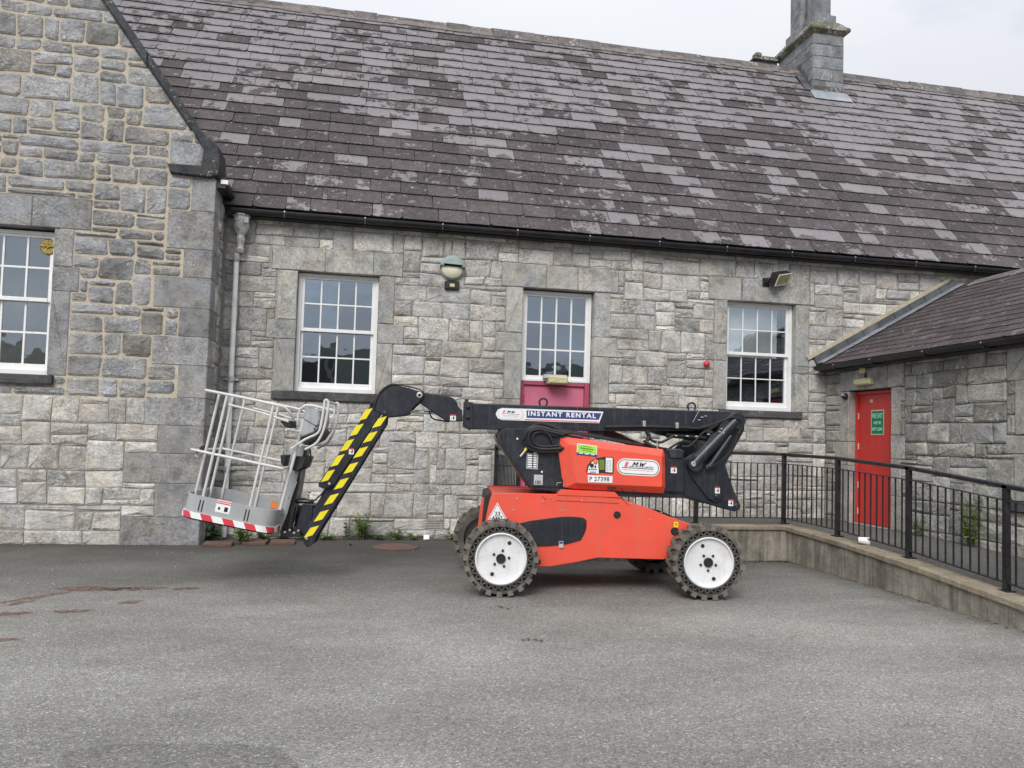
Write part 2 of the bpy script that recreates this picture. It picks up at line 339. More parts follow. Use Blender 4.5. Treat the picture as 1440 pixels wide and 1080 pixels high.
class MB:
    """collects faces with a material index and per-face attributes; build() links them as ONE mesh object"""
    def __init__(s): s.v = []; s.f = []; s.m = []; s.a = []; s.loc = []; s.mats = []; s.cur = 0; s.curA = (.5, 0.0)
    def use(s, m, a=None):
        if m not in s.mats: s.mats.append(m)
        s.cur = s.mats.index(m)
        if a is not None: s.curA = a
        return s
    def add(s, vs, fs, loc=None):
        b = len(s.v); s.v += [tuple(p) for p in vs]; s.loc += (loc if loc else [0.5] * len(vs))
        for f in fs: s.f.append([i + b for i in f]); s.m.append(s.cur); s.a.append(s.curA)
    def box(s, x0, x1, y0, y1, z0, z1, T=None):
        vs = [(x, y, z) for z in (z0, z1) for y in (y0, y1) for x in (x0, x1)]
        if T: vs = [T(*p) for p in vs]
        s.add(vs, [(0, 2, 3, 1), (4, 5, 7, 6), (0, 1, 5, 4), (2, 6, 7, 3), (0, 4, 6, 2), (1, 3, 7, 5)])
    def prism(s, poly, v0, v1, T=None, inset=0.0, dep=0.0):
        """outline in (u, z) swept along v; optional chamfer on the v0 side"""
        n = len(poly); T = T or (lambda u, v, z: (u, v, z))
        ar = sum(poly[i][0] * poly[(i + 1) % n][1] - poly[(i + 1) % n][0] * poly[i][1] for i in range(n))
        if ar < 0: poly = poly[::-1]
        cx = sum(p[0] for p in poly) / n; cz = sum(p[1] for p in poly) / n
        rings = []
        if inset:
            q = offset(poly, inset); rings = [(q, v0), (poly, v0 + (dep or inset)), (poly, v1)]
        else: rings = [(poly, v0), (poly, v1)]
        vs = [T(p[0], v, p[1]) for P, v in rings for p in P]
        fs = [tuple(range(n)), tuple(range((len(rings)) * n - 1, (len(rings) - 1) * n - 1, -1))]
        for k in range(len(rings) - 1):
            for i in range(n):
                j = (i + 1) % n; fs.append((k * n + i, (k + 1) * n + i, (k + 1) * n + j, k * n + j))
        s.add(vs, fs)
    def tube(s, pts, r, n=8, caps=True):
        pts = [Vector(p) for p in pts]; up = Vector((0, 0, 1)); prev = None; vs = []; fs = []
        for i, p in enumerate(pts):
            d = ((pts[min(i + 1, len(pts) - 1)] - pts[max(i - 1, 0)])).normalized()
            if prev is None: a = d.orthogonal().normalized()
            else: a = (prev - d * prev.dot(d)).normalized()
            prev = a; b = d.cross(a); rr = r[i] if isinstance(r, (list, tuple)) else r
            for k in range(n):
                t = 2 * math.pi * k / n; vs.append(p + a * math.cos(t) * rr + b * math.sin(t) * rr)
        for i in range(len(pts) - 1):
            for k in range(n):
                q = (k + 1) % n; fs.append((i * n + k, i * n + q, (i + 1) * n + q, (i + 1) * n + k))
        if caps: fs += [tuple(range(n - 1, -1, -1)), tuple((len(pts) - 1) * n + k for k in range(n))]
        s.add(vs, fs)
    def cyl(s, c, axis, r, h, n=16, r2=None):
        c = Vector(c); ax = Vector(axis).normalized(); s.tube([c, c + ax * h], [r, r if r2 is None else r2], n)
    def lathe(s, prof, T, n=24, caps=True):
        """prof: (radius, height) pairs; T maps (x, y, h) into place"""
        vs = []; fs = []
        for r, h in prof:
            for k in range(n):
                t = 2 * math.pi * k / n; vs.append(T(r * math.cos(t), r * math.sin(t), h))
        for i in range(len(prof) - 1):
            for k in range(n):
                q = (k + 1) % n; fs.append((i * n + k, i * n + q, (i + 1) * n + q, (i + 1) * n + k))
        if caps: fs += [tuple(range(n - 1, -1, -1)), tuple((len(prof) - 1) * n + k for k in range(n))]
        s.add(vs, fs)
    def build(s, name, parent=None, mat=None, smooth=False, bevel=0.0):
        me = D.meshes.new(name); me.from_pydata(s.v, [], s.f)
        for m in (s.mats or [mat]): me.materials.append(m)
        if s.mats: me.polygons.foreach_set('material_index', s.m)
        a = me.attributes.new('rnd', 'FLOAT', 'FACE'); a.data.foreach_set('value', [x[0] for x in s.a])
        if any(x[1] for x in s.a):
            a = me.attributes.new('pale', 'FLOAT', 'FACE'); a.data.foreach_set('value', [x[1] for x in s.a])
        if any(l != .5 for l in s.loc):
            a = me.attributes.new('loc', 'FLOAT', 'POINT'); a.data.foreach_set('value', s.loc)
        me.validate(); me.update()
        bm = bmesh.new(); bm.from_mesh(me); bmesh.ops.recalc_face_normals(bm, faces=bm.faces); bm.to_mesh(me); bm.free()
        if smooth:
            me.polygons.foreach_set('use_smooth', [True] * len(me.polygons))
            try: me.set_sharp_from_angle(angle=math.radians(38))
            except Exception: pass
        o = link(name, me, parent)
        if bevel:
            b = o.modifiers.new('bevel', 'BEVEL'); b.width = bevel; b.segments = 2; b.limit_method = 'ANGLE'; b.angle_limit = math.radians(35); b.harden_normals = False
        return o

def offset(poly, d):
    """move every edge of a counter-clockwise outline inwards by d"""
    n = len(poly); out = []
    for i in range(n):
        p0, p1, p2 = (Vector(poly[i - 1]), Vector(poly[i]), Vector(poly[(i + 1) % n]))
        a = (p1 - p0).normalized(); b = (p2 - p1).normalized()
        na = Vector((-a.y, a.x)); nb = Vector((-b.y, b.x)); m = na + nb
        if m.length < 1e-4: m = na
        m.normalize(); c = max(.5, m.dot(na)); out.append(tuple(p1 + m * d / c))
    return out
def rrect(x0, x1, z0, z1, r, n=4):
    out = []
    for cx, cz, a0 in ((x1 - r, z0 + r, -90), (x1 - r, z1 - r, 0), (x0 + r, z1 - r, 90), (x0 + r, z0 + r, 180)):
        for k in range(n + 1):
            t = math.radians(a0 + 90 * k / n); out.append((cx + r * math.cos(t), cz + r * math.sin(t)))
    return out
def arc(cx, cz, r, a0, a1, n=10): return [(cx + r * math.cos(math.radians(a0 + (a1 - a0) * k / n)), cz + r * math.sin(math.radians(a0 + (a1 - a0) * k / n))) for k in range(n + 1)]
def bez(pts, n=8):
    """smooth open curve through 3-D points (Catmull-Rom)"""
    P = [Vector(p) for p in pts]; P = [P[0]] + P + [P[-1]]; out = []
    for i in range(1, len(P) - 2):
        for k in range(n):
            t = k / n; a, b, c, d = P[i - 1], P[i], P[i + 1], P[i + 2]
            out.append(.5 * ((2 * b) + (c - a) * t + (2 * a - 5 * b + 4 * c - d) * t * t + (3 * b - a - 3 * c + d) * t ** 3))
    return out + [P[-2]]
def text_into(mb, txt, size, m, T, cx=0.0, cz=0.0, width=None, bold=.0, shear=0.0, d=.002, space=1.0):
    """printed words: glyph faces laid on a sign; T maps (u, z, out) to 3-D"""
    cu = D.curves.new('t', 'FONT'); cu.body = txt; cu.size = size; cu.align_x = 'CENTER'; cu.align_y = 'CENTER'
    cu.offset = bold; cu.shear = shear; cu.space_character = space; cu.resolution_u = 3
    o = D.objects.new('t', cu); C.objects.link(o)
    me = D.meshes.new_from_object(o.evaluated_get(bpy.context.evaluated_depsgraph_get()))
    D.objects.remove(o); D.curves.remove(cu)
    xs = [v.co.x for v in me.vertices]; zs = [v.co.y for v in me.vertices]
    if xs:
        k = width / (max(xs) - min(xs)) if width else 1; mx_ = (max(xs) + min(xs)) / 2; mz_ = (max(zs) + min(zs)) / 2
        mb.use(m); mb.add([T(cx + (v.co.x - mx_) * k, cz + (v.co.y - mz_), d) for v in me.vertices], [tuple(p.vertices) for p in me.polygons])
    D.meshes.remove(me)
def plate(mb, poly, m, T, d0=0.0, d1=.002):
    """thin flat sheet: outline (u, z), T maps (u, z, out)"""
    n = len(poly); mb.use(m)
    mb.add([T(u, z, d0) for u, z in poly] + [T(u, z, d1) for u, z in poly],
           [tuple(range(n)), tuple(range(2 * n - 1, n - 1, -1))] + [(i, (i + 1) % n, n + (i + 1) % n, n + i) for i in range(n)])
def quad(mb, x0, x1, z0, z1, m, T, d=.003): plate(mb, [(x0, z0), (x1, z0), (x1, z1), (x0, z1)], m, T, 0.0, d)

# ================================================================ masonry
CP = Vector((0, 0, 1.5)); RX, RU, RF = R3.col[0].copy(), R3.col[1].copy(), -R3.col[2].copy()
def size_seen(p):
    """how large a thing at p shows from the yard (0 when outside the view)"""
    v = Vector(p) - CP; d = v.dot(RF)
    if d < .5: return 0
    return 0 if abs(v.dot(RX) / d) > .70 or v.dot(RU) / d > .56 else 1 / d / d

def stone_into(mb, poly, T, h, rng, flat=False, back=-.05):
    n = len(poly)
    cx = sum(p[0] for p in poly) / n; cz = sum(p[1] for p in poly) / n
    w_ = min(max(p[0] for p in poly) - min(p[0] for p in poly), max(p[1] for p in poly) - min(p[1] for p in poly))
    ins = min(w_ * .22, .008 if flat else .024)
    q = offset(poly, ins)
    h1 = h * .55 if not flat else h - .005
    vs = [T(a, z, back) for a, z in poly] + [T(a, z, h1) for a, z in poly]
    hs = [h + (0 if flat else rng.uniform(-.006, .009)) for _ in q]
    vs += [T(a, z, hh) for (a, z), hh in zip(q, hs)]
    fs = [(k * n + i, k * n + (i + 1) % n, (k + 1) * n + (i + 1) % n, (k + 1) * n + i) for k in (0, 1) for i in range(n)]
    if flat: fs.append(tuple(2 * n + i for i in range(n)))
    else:
        vs.append(T(cx + rng.uniform(-.2, .2) * w_, cz + rng.uniform(-.2, .2) * w_, h + rng.uniform(-.004, .016)))
        fs += [(2 * n + i, 2 * n + (i + 1) % n, 3 * n) for i in range(n)]
    mb.add(vs, fs)

def soft_poly(c, joint, rng, rough, flat=False):
    """corner points (ccw) -> stone outline with knocked-off corners and uneven edges"""
    q = offset(c, joint / 2); n = len(q); out = []
    for i in range(n):
        p, a, b = Vector(q[i]), Vector(q[i - 1]), Vector(q[(i + 1) % n])
        la, lb = (a - p).length, (b - p).length
        k = min(rng.uniform(.15, 1.0) * rough, la * .3, lb * .3)
        out.append(tuple(p + (a - p).normalized() * k)); out.append(tuple(p + (b - p).normalized() * k))
        if lb > .2:
            e = (b - p).normalized(); m = p + (b - p) * rng.uniform(.35, .65) + Vector((e.y, -e.x)) * rng.uniform(-.006, .004)
            out.append(tuple(m))
    return out

def clip_half(poly, f):
    out = []; n = len(poly)
    for i in range(n):
        p, q = poly[i], poly[(i + 1) % n]; a, b = f(*p), f(*q)
        if a >= 0: out.append(p)
        if (a >= 0) != (b >= 0):
            t = a / (a - b); out.append((p[0] + (q[0] - p[0]) * t, p[1] + (q[1] - p[1]) * t))
    return out

def rubble(parent, a0, a1, z0, z1, blocked, T, m, joint, h, seed, rough=.028, clip=None, hide=None, ux=.105, uz=.078, wmul=1.0, maxn=300, hmul=1.0):
    rng = random.Random(seed)
    def lines(lo, hi, forced, u):
        ls = sorted({round(x, 3) for x in [lo, hi] + [f for f in forced if lo < f < hi]}); out = []
        mg = [ls[0]]
        for x in ls[1:]:
            if x - mg[-1] > .035 or x == hi: mg.append(x)
        for p, q in zip(mg, mg[1:]):
            k = max(1, round((q - p) / u)); out += [p + (q - p) * i / k for i in range(k)]
        return out + [hi]
    xs = lines(a0, a1, [b[i] for b in blocked for i in (0, 1)], ux); zs = lines(z0, z1, [b[i] for b in blocked for i in (2, 3)], uz)
    nx, nz_ = len(xs) - 1, len(zs) - 1
    occ = [[any(b[0] - .01 < (xs[i] + xs[i + 1]) / 2 < b[1] + .01 and b[2] - .01 < (zs[k] + zs[k + 1]) / 2 < b[3] + .01 for b in blocked) for i in range(nx)] for k in range(nz_)]
    jit = {(i, k): (rng.uniform(-.020, .020), rng.uniform(-.014, .014)) for i in range(nx + 1) for k in range(nz_ + 1)}
    fz = {round(b[i], 3) for b in blocked for i in (2, 3)}; fx = {round(b[i], 3) for b in blocked for i in (0, 1)}
    for (i, k) in jit:
        jx, jz = jit[i, k]
        near = any(b[0] - .15 < xs[i] < b[1] + .15 and b[2] - .15 < zs[k] < b[3] + .15 for b in blocked)
        if near or i in (0, nx): jx = 0
        if near or k in (0, nz_): jz = 0
        jit[i, k] = (jx, jz)
    courses = []; k = 0
    while k < nz_:
        H = rng.choice((.17, .21, .25, .28, .32)) * hmul; c = k + 1
        while c < nz_ and zs[c] - zs[k] < H - .03: c += 1
        if c < nz_ and zs[nz_] - zs[c] < .08: c = nz_
        courses.append((k, c)); k = c
    top_of = {kk: c[1] for c in courses for kk in range(c[0], c[1])}
    polys = []
    for k in range(nz_):
        i = 0
        while i < nx:
            if occ[k][i]: i += 1; continue
            wt = rng.choice((.18, .26, .32, .38, .42, .5, .62)) * wmul
            top = top_of[k]
            if rng.random() < .12: top = min(nz_, top + 1)
            Hf = zs[top] - zs[k]; hk = top - k
            if Hf > .20 and rng.random() < .26:
                hk = 1
                while k + hk < top and zs[k + hk] - zs[k] < Hf * rng.choice((.35, .5, .6)) - .01: hk += 1
            if zs[min(nz_, k + hk)] - zs[k] < .12: wt *= 1.25
            if zs[min(nz_, k + hk)] - zs[k] > .28: wt *= .85
            j = i
            while j < nx and not occ[k][j] and xs[j] - xs[i] < wt - .04: j += 1
            j = max(j, i + 1)
            e = j
            while e < nx and not occ[k][e] and xs[e] - xs[j] < .11: e += 1
            if e >= nx or occ[k][e]:
                if xs[min(e, nx)] - xs[j] < .13: j = e
            kk = k + 1
            while kk < min(nz_, k + hk) and not any(occ[kk][q] for q in range(i, j)): kk += 1
            for a in range(k, kk):
                for q in range(i, j): occ[a][q] = True
            c = [(xs[a] + jit[a, b][0], zs[b] + jit[a, b][1]) for a, b in ((i, k), (j, k), (j, kk), (i, kk))]
            polys.append(c); i = j
    items = []
    for c in polys:
        if clip:
            c = clip_half(c, clip)
            if len(c) < 3: continue
        ar = abs(sum(c[i][0] * c[(i + 1) % len(c)][1] - c[(i + 1) % len(c)][0] * c[i][1] for i in range(len(c)))) / 2
        if ar < .004: continue
        cx = sum(p[0] for p in c) / len(c); cz = sum(p[1] for p in c) / len(c)
        if hide and hide(cx, cz): continue
        s = size_seen(T(cx, cz, 0))
        if s == 0 and size_seen(T(cx + (.5 if cx < 0 else -.5), cz, 0)) == 0: continue
        p = soft_poly(c, joint, rng, rough)
        p = [q for i, q in enumerate(p) if math.dist(q, p[i - 1]) > .004]
        if len(p) < 4: continue
        items.append((ar * s, rng.random(), p, rng.uniform(-.006, .010)))
    items.sort(key=lambda t: -t[0])
    rest = MB()
    for n, (s, r, p, dh) in enumerate(items):
        mb = MB() if n < maxn else rest
        mb.use(m, (r, 0.0)); stone_into(mb, p, T, h + dh, rng)
        if n < maxn: mb.build('stone', parent)
    if rest.v: tag(rest.build('small_stones', parent), kind='stuff')
    return len(items)

def dressed(parent, name, rects, T, m, h=.012, joint=.006, seed=1, back=-.3, rough=.006):
    rng = random.Random(seed)
    for a0, a1, z0, z1 in rects:
        mb = MB().use(m, (rng.random(), 0.0))
        p = soft_poly([(a0, z0), (a1, z0), (a1, z1), (a0, z1)], joint, rng, rough, True)
        stone_into(mb, p, T, h + rng.uniform(-.003, .003), rng, True, back)
        mb.build(name, parent)

def core(parent, a0, a1, z0, z1, holes, T, m, depth=.5, clip=None, face=-.007):
    """the mortar body of a wall with real openings"""
    xs = sorted({a0, a1} | {x for h in holes for x in h[:2] if a0 < x < a1}); zs = sorted({z0, z1} | {z for h in holes for z in h[2:] if z0 < z < z1})
    mb = MB().use(m)
    for x, x2 in zip(xs, xs[1:]):
        for z, z2 in zip(zs, zs[1:]):
            cx, cz = (x + x2) / 2, (z + z2) / 2
            if any(h[0] < cx < h[1] and h[2] < cz < h[3] for h in holes): continue
            p = [(x, z), (x2, z), (x2, z2), (x, z2)]
            if clip: p = clip_half(p, clip)
            if len(p) < 3: continue
            n = len(p)
            mb.add([T(a, zz, face) for a, zz in p] + [T(a, zz, -depth) for a, zz in p],
                   [tuple(range(n)), tuple(range(2 * n - 1, n - 1, -1))] + [(i, (i + 1) % n, n + (i + 1) % n, n + i) for i in range(n)])
    return mb.build('mortar_wall', parent)

def TB(T):   # box through a wall mapping: (a, out, z)
    return lambda x, y, z: T(x, z, y)
def sash(parent, a0, a1, z0, z1, T, cols, rows, d=-.13, two=True, bottom=.14, bw=.022, blind=None, label=None, side=.055, see=True):
    tb = TB(T); f = MB().use(WHITE)
    f.box(a0, a0 + side, d - .10, d + .02, z0, z1, tb); f.box(a1 - side, a1, d - .10, d + .021, z0, z1, tb)
    f.box(a0 + side, a1 - side, d - .10, d + .018, z1 - .045, z1, tb)
    f.box(a0 + side, a1 - side, d - .10, d + .022, z0, z0 + bottom * .45, tb)
    wdw = f.build('window', parent, bevel=.004)
    if label: wdw['label'] = label
    ix0, ix1 = a0 + side, a1 - side; zb = z0 + bottom * .45; zt = z1 - .045
    mid = (zb + bottom * .55 + zt) / 2 - .01
    parts = [(zb, mid + .02, d - .055, rows // 2, True), (mid - .02, zt, d - .018, rows - rows // 2, False)] if two else [(zb, zt, d - .02, rows, True)]
    for (s0, s1, dd, nr, low) in parts:
        st = .04; br = bottom * .55 if low else .05
        r = MB().use(WHITE)
        r.box(ix0, ix0 + st, dd - .02, dd + .02, s0, s1, tb); r.box(ix1 - st, ix1, dd - .02, dd + .0205, s0, s1, tb)
        r.box(ix0 + st, ix1 - st, dd - .02, dd + .018, s1 - .035, s1, tb)
        r.box(ix0 + st, ix1 - st, dd - .02, dd + (.024 if low else .03), s0, s0 + br, tb)
        r.build('sash_frame', wdw, bevel=.003)
        gx0, gx1, gz0, gz1 = ix0 + st, ix1 - st, s0 + br, s1 - .035
        cw = (gx1 - gx0 + bw) / cols; rh = (gz1 - gz0 + bw) / nr
        for i in range(1, cols):
            x = gx0 + cw * i - bw; b = MB().use(WHITE); b.box(x, x + bw, dd - .012, dd + .012, gz0, gz1, tb); b.build('glazing_bar', wdw, bevel=.003)
        for k in range(1, nr):
            z = gz0 + rh * k - bw; b = MB().use(WHITE); b.box(gx0, gx1, dd - .010, dd + .010, z, z + bw, tb); b.build('glazing_bar', wdw, bevel=.003)
        for i in range(cols):
            for k in range(nr):
                x = gx0 + cw * i; z = gz0 + rh * k; t1, t2 = random.uniform(-.0016, .0016), random.uniform(-.0014, .0014)
                b = MB().use(GLASS)
                b.add([T(x, z, dd - .002 - t1 - t2), T(x + cw - bw, z, dd - .002 + t1 - t2), T(x + cw - bw, z + rh - bw, dd - .002 + t1 + t2), T(x, z + rh - bw, dd - .002 - t1 + t2)], [(0, 1, 2, 3)])
                b.build('pane', wdw)
    if blind:
        b = MB().use(BLIND); b.box(a0 + .07, a1 - blind[1], d - .17, d - .165, blind[0], z1 - .02, tb); b.build('roller_blind', wdw)
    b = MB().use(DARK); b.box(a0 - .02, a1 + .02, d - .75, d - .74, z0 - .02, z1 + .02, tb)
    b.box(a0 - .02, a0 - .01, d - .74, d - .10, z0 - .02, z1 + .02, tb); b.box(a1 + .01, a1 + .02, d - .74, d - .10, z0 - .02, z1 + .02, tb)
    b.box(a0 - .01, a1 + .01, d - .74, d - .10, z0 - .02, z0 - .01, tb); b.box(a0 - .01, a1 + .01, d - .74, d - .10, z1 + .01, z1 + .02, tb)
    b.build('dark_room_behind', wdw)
    return wdw

# ================================================================ the long range
YM = 11.72
TM = lambda a, z, d: (a, YM - d, z)
house = empty('stone_building', (0, 0, 0), 0, 'long grey stone building with a big slate roof behind the boom lift', 'building')
W1 = (-1.0, .17, 2.12, 3.87); WD = (2.36, 3.50, .36, 3.84); W3 = (5.74, 6.95, 2.09, 3.86)
jm = [(-1.27, -1.0, 3.155, 3.875), (-1.41, -1.0, 2.87, 3.155), (-1.27, -1.0, 2.11, 2.87), (.17, .40, 3.165, 3.875), (.17, .555, 2.87, 3.165), (.17, .40, 2.11, 2.87),
      (2.10, 2.36, 3.14, 3.845), (1.97, 2.36, 2.85, 3.14), (2.09, 2.36, 2.12, 2.85), (1.95, 2.36, 1.83, 2.12), (2.10, 2.36, 1.1, 1.83), (1.96, 2.36, .8, 1.1), (2.10, 2.36, .3, .8),
      (3.50, 3.77, 3.14, 3.845), (3.50, 3.89, 2.83, 3.14), (3.50, 3.76, 2.10, 2.83), (3.50, 3.90, 1.82, 2.10), (3.50, 3.76, 1.1, 1.82), (3.50, 3.88, .8, 1.1), (3.50, 3.76, .3, .8),
      (5.51, 5.74, 3.15, 3.855), (5.36, 5.74, 2.87, 3.15), (5.51, 5.74, 2.08, 2.87), (6.95, 7.19, 2.72, 3.855), (6.95, 7.19, 2.08, 2.72)]
lint = [(-1.38, -.62, 3.88, 4.225), (-.62, .08, 3.88, 4.225), (.08, .51, 3.88, 4.225), (2.02, 2.72, 3.85, 4.22), (2.72, 3.22, 3.85, 4.22), (3.22, 3.88, 3.85, 4.22),
        (5.41, 5.98, 3.86, 4.235), (5.98, 7.2, 3.86, 4.235), (7.205, 7.29, 3.86, 4.235)]
sills = [(-1.30, .36, 1.99, 2.108), (5.62, 7.06, 1.97, 2.085)]
dressed(house, 'jamb_stone', jm, TM, S_DRESS, seed=3, back=-.42)
dressed(house, 'lintel', lint, TM, S_DRESS, .016, .005, seed=4, back=-.42)
dressed(house, 'window_sill', sills, TM, S_SILL, .055, .004, seed=5, back=-.42)
hol = lambda h: (h[0] - .06, h[1] + .06, h[2] - .05, h[3] + .05)
core(house, -5.2, 17, -.1, 4.72, [hol(W1), hol(WD), hol(W3)], TM, MO_MAIN)
vent = (1.0, 1.245, .13, .245)
wing_line = lambda a: 2.85 + (a - 7.36) * .5614
n_main = rubble(house, -2.02, 10.6, .02, 4.66, jm + lint + sills + [W1, WD, W3, vent], TM, S_MAIN, .013, .012, 11, .026,
       hide=lambda a, z: a > 7.5 and z < wing_line(a) - .15)
sash(house, *W1, TM, 4, 4, label='white sash window left of the pink door')
sash(house, *W3, TM, 4, 4, blind=(2.98, .17), bw=.017, label='white sash window with a pale blind half down, right of the pink door')
sash(house, 2.37, 3.49, 2.42, 3.83, TM, 4, 3, d=-.14, two=False, bottom=.09, bw=.026, side=.05, label='white twelve pane fanlight above the pink door')
# pink door
f = MB().use(PINKD)
for b in ((2.365, 2.43, .37, 2.415), (3.41, 3.485, .37, 2.415)): f.box(b[0], b[1], -.23, -.115, b[2], b[3], TB(TM))
f.box(2.43, 3.41, -.23, -.118, 2.36, 2.414, TB(TM)); fr = f.build('door_frame', house, bevel=.005)
f = MB().use(PINK); f.box(2.434, 3.406, -.20, -.155, .375, 2.355, TB(TM)); dr = f.build('door', fr, bevel=.004); dr['label'] = 'faded pink door'
for z in (2.15, 1.35, .6):
    f = MB().use(PINKD); f.cyl(TM(2.44, z - .06, -.145), (0, 0, 1), .012, .12, 8); f.build('hinge', fr)
f = MB().use(M_STEEL); f.cyl(TM(3.32, 1.30, -.155), (0, -1, 0), .012, .05, 8); f.cyl(TM(3.33, 1.30, -.11), (-1, 0, 0), .01, .11, 8); f.build('door_handle', fr)
f = MB().use(S_DRESS, (.3, 0)); f.box(2.36, 3.50, -.42, -.02, .30, .365, TB(TM)); f.build('door_step', house)
f = MB().use(DARK); f.box(2.3, 3.55, -.60, -.55, .2, 2.45, TB(TM)); f.build('inner_wall', house)
# vent grille low in the wall
v = MB().use(STK_S); v.box(1.005, 1.24, -.05, -.02, .135, .24, TB(TM))
v.use(CABLE)
for i in range(5): v.box(1.0, 1.245, -.02, .012, .13 + i * .0245, .143 + i * .0245, TB(TM))
v.box(1.2, 1.212, -.015, .010, .13, .241, TB(TM)); v.build('vent_grille', house)

# ---- main roof
RP = math.radians(52); CE, SE = math.cos(RP), math.sin(RP); RL = 6.55
TR = lambda x, s, d: (x, 11.50 + s * CE - d * SE, 4.70 + s * SE + d * CE)
def slates(parent, x0, x1, rows, T, palef, m, wr, seed, maxn=300, skip=None, thick=.011, over=.07, lift_=.030):
    rng = random.Random(seed); items = []
    for k, (s0, s1) in enumerate(rows):
        x = x0 - rng.random() * .4
        while x < x1:
            w_ = rng.uniform(*wr)
            cx, cs = x + w_ / 2, (s0 + s1) / 2
            if not (skip and skip(cx, cs)):
                sz = size_seen(T(cx, cs, 0))
                if sz or size_seen(T(cx + .6, cs, 0)) or size_seen(T(cx - .6, cs, 0)): items.append((sz * w_ * (s1 - s0), x, w_, s0, s1, rng.random(), palef(cx, cs, rng)))
            x += w_
    items.sort(key=lambda t: -t[0]); rest = MB()
    for n, (a, x, w_, s0, s1, r, pl) in enumerate(items):
        mb = MB() if n < maxn else rest
        mb.use(m, (r, pl)); g = .0035; j = lambda q: rng.uniform(-q, q)
        sk = j(.006); dz = rng.uniform(0, .006)
        cl, cr = (rng.uniform(.01, .05) if rng.random() < .22 else .004), (rng.uniform(.01, .05) if rng.random() < .22 else .004)
        lo = [(x + g, s0 + cl), (x + g + cl, s0 + j(.006)), (x + w_ * .5 + j(.08), s0 + j(.007)), (x + w_ - g - cr, s0 + j(.006)), (x + w_ - g, s0 + cr)]
        hi = [(x + w_ - g + sk, s1 + over), (x + g + sk, s1 + over)]
        P = lo + hi; tops = [lift_ + dz * lift_ / .03] * 5 + [.008] * 2
        q = len(P)
        vs = [T(a_, s_, t) for (a_, s_), t in zip(P, tops)] + [T(a_, s_, t - thick) for (a_, s_), t in zip(P, tops)]
        mb.add(vs, [tuple(range(q))] + [(i, (i + 1) % q, q + (i + 1) % q, q + i) for i in range(q)], [0.0] * 5 + [1 + over / (s1 - s0)] * 2 + [0.0] * 7)
        if n < maxn: mb.build('slate', parent)
    if rest.v: tag(rest.build('upper_slates', parent), kind='stuff')
rows = []; s = -.02
while s < RL - .1:
    e = .315 - .045 * s / RL; rows.append((s, min(s + e, RL - .02))); s += e
def pale_main(x, s, rng):
    t = s / RL; a = noise.noise(Vector((x * .45, s * .8, 3))) + .6 * noise.noise(Vector((x * 1.3, s * 1.6, 9)))
    p = (t - .53) * 5.2 + a * 1.5
    if 8.6 < x < 13.5: p += .35 * max(0, 1 - abs(x - (9.8 + .0 * s)) / 2.6) + .18
    if x < .5 and t > .3: p += .2
    c = 1 / (1 + math.exp(-3.2 * p))
    if c > .5: return rng.uniform(.5, 1.05) if rng.random() < .90 else rng.uniform(-.1, .45)
    r = rng.random()
    if r < .13 + (.10 if t > .2 else 0): return rng.uniform(.55, 1.1)
    if r < .34: return rng.uniform(.3, .47)
    return rng.uniform(-.1, .3)
roof = MB().use(UNDER); roof.box(-5.2, 17, 0, RL, -.10, -.012, lambda x, y, z: TR(x, y, z)); roof = roof.build('roof', house)
slates(roof, -5.0, 16.6, rows, TR, pale_main, SLATE, (.33, .56), 21,
       skip=lambda x, s: (9.2 < x < 9.95 and s > 5.62) or (x > 9.9 + (s * .9) + 5))
rng = random.Random(5)
ridge_y = 11.50 + RL * CE; ridge_z = 4.70 + RL * SE
x = -4.6
while x < 16.6:
    l = .46
    if not (9.15 < x + .2 < 9.95):
        mb = MB().use(RIDGE, (rng.random(), 0)); jj = rng.uniform(-.012, .012)
        p = [(-.20, -.215), (-.03, .045), (.03, .045), (.20, -.215), (.17, -.225), (0, .01), (-.17, -.225)]
        mb.add([(x + e_, ridge_y + a, ridge_z + b + jj + .01) for e_ in (.004, l - .004) for a, b in p], [tuple(range(7)), tuple(range(13, 6, -1))] + [(i, (i + 1) % 7, 7 + (i + 1) % 7, 7 + i) for i in range(7)])
        mb.build('ridge_tile', roof)
    x += l
# mortar fillet with broken edge under the ridge tiles
RMM = mortar_mat('pinkish_ridge_mortar', (.13, .112, .105), (.27, .235, .215)); mb = MB().use(RMM)
x = -4.6
while x < 16.6:
    if x > 9.5 and mb.v and mb.v[0][0] < 9: mb.build('ridge_mortar', roof); mb = MB().use(RMM)
    l = rng.uniform(.08, .3)
    if not (9.1 < x < 9.95): mb.box(x, x + l, RL - .24 - rng.uniform(0, .05), RL - .10, .0, .035 + rng.uniform(0, .012), lambda x, y, z: TR(x, y, z))
    x += l
mb.build('ridge_mortar', roof)
# back slope, so the house is a closed body
mb = MB().use(UNDER); mb.add([(-5.2, ridge_y, ridge_z - .02), (17, ridge_y, ridge_z - .02), (17, ridge_y + 4, ridge_z - 5.1), (-5.2, ridge_y + 4, ridge_z - 5.1)], [(0, 1, 2, 3)])
mb.add([(17, 11.8, 0), (17, ridge_y + 4, 0), (17, ridge_y + 4, ridge_z - 5.1), (17, ridge_y, ridge_z - .1), (17, 11.8, 4.7)], [(0, 1, 2, 3, 4)])
mb.build('rear_slope', house)
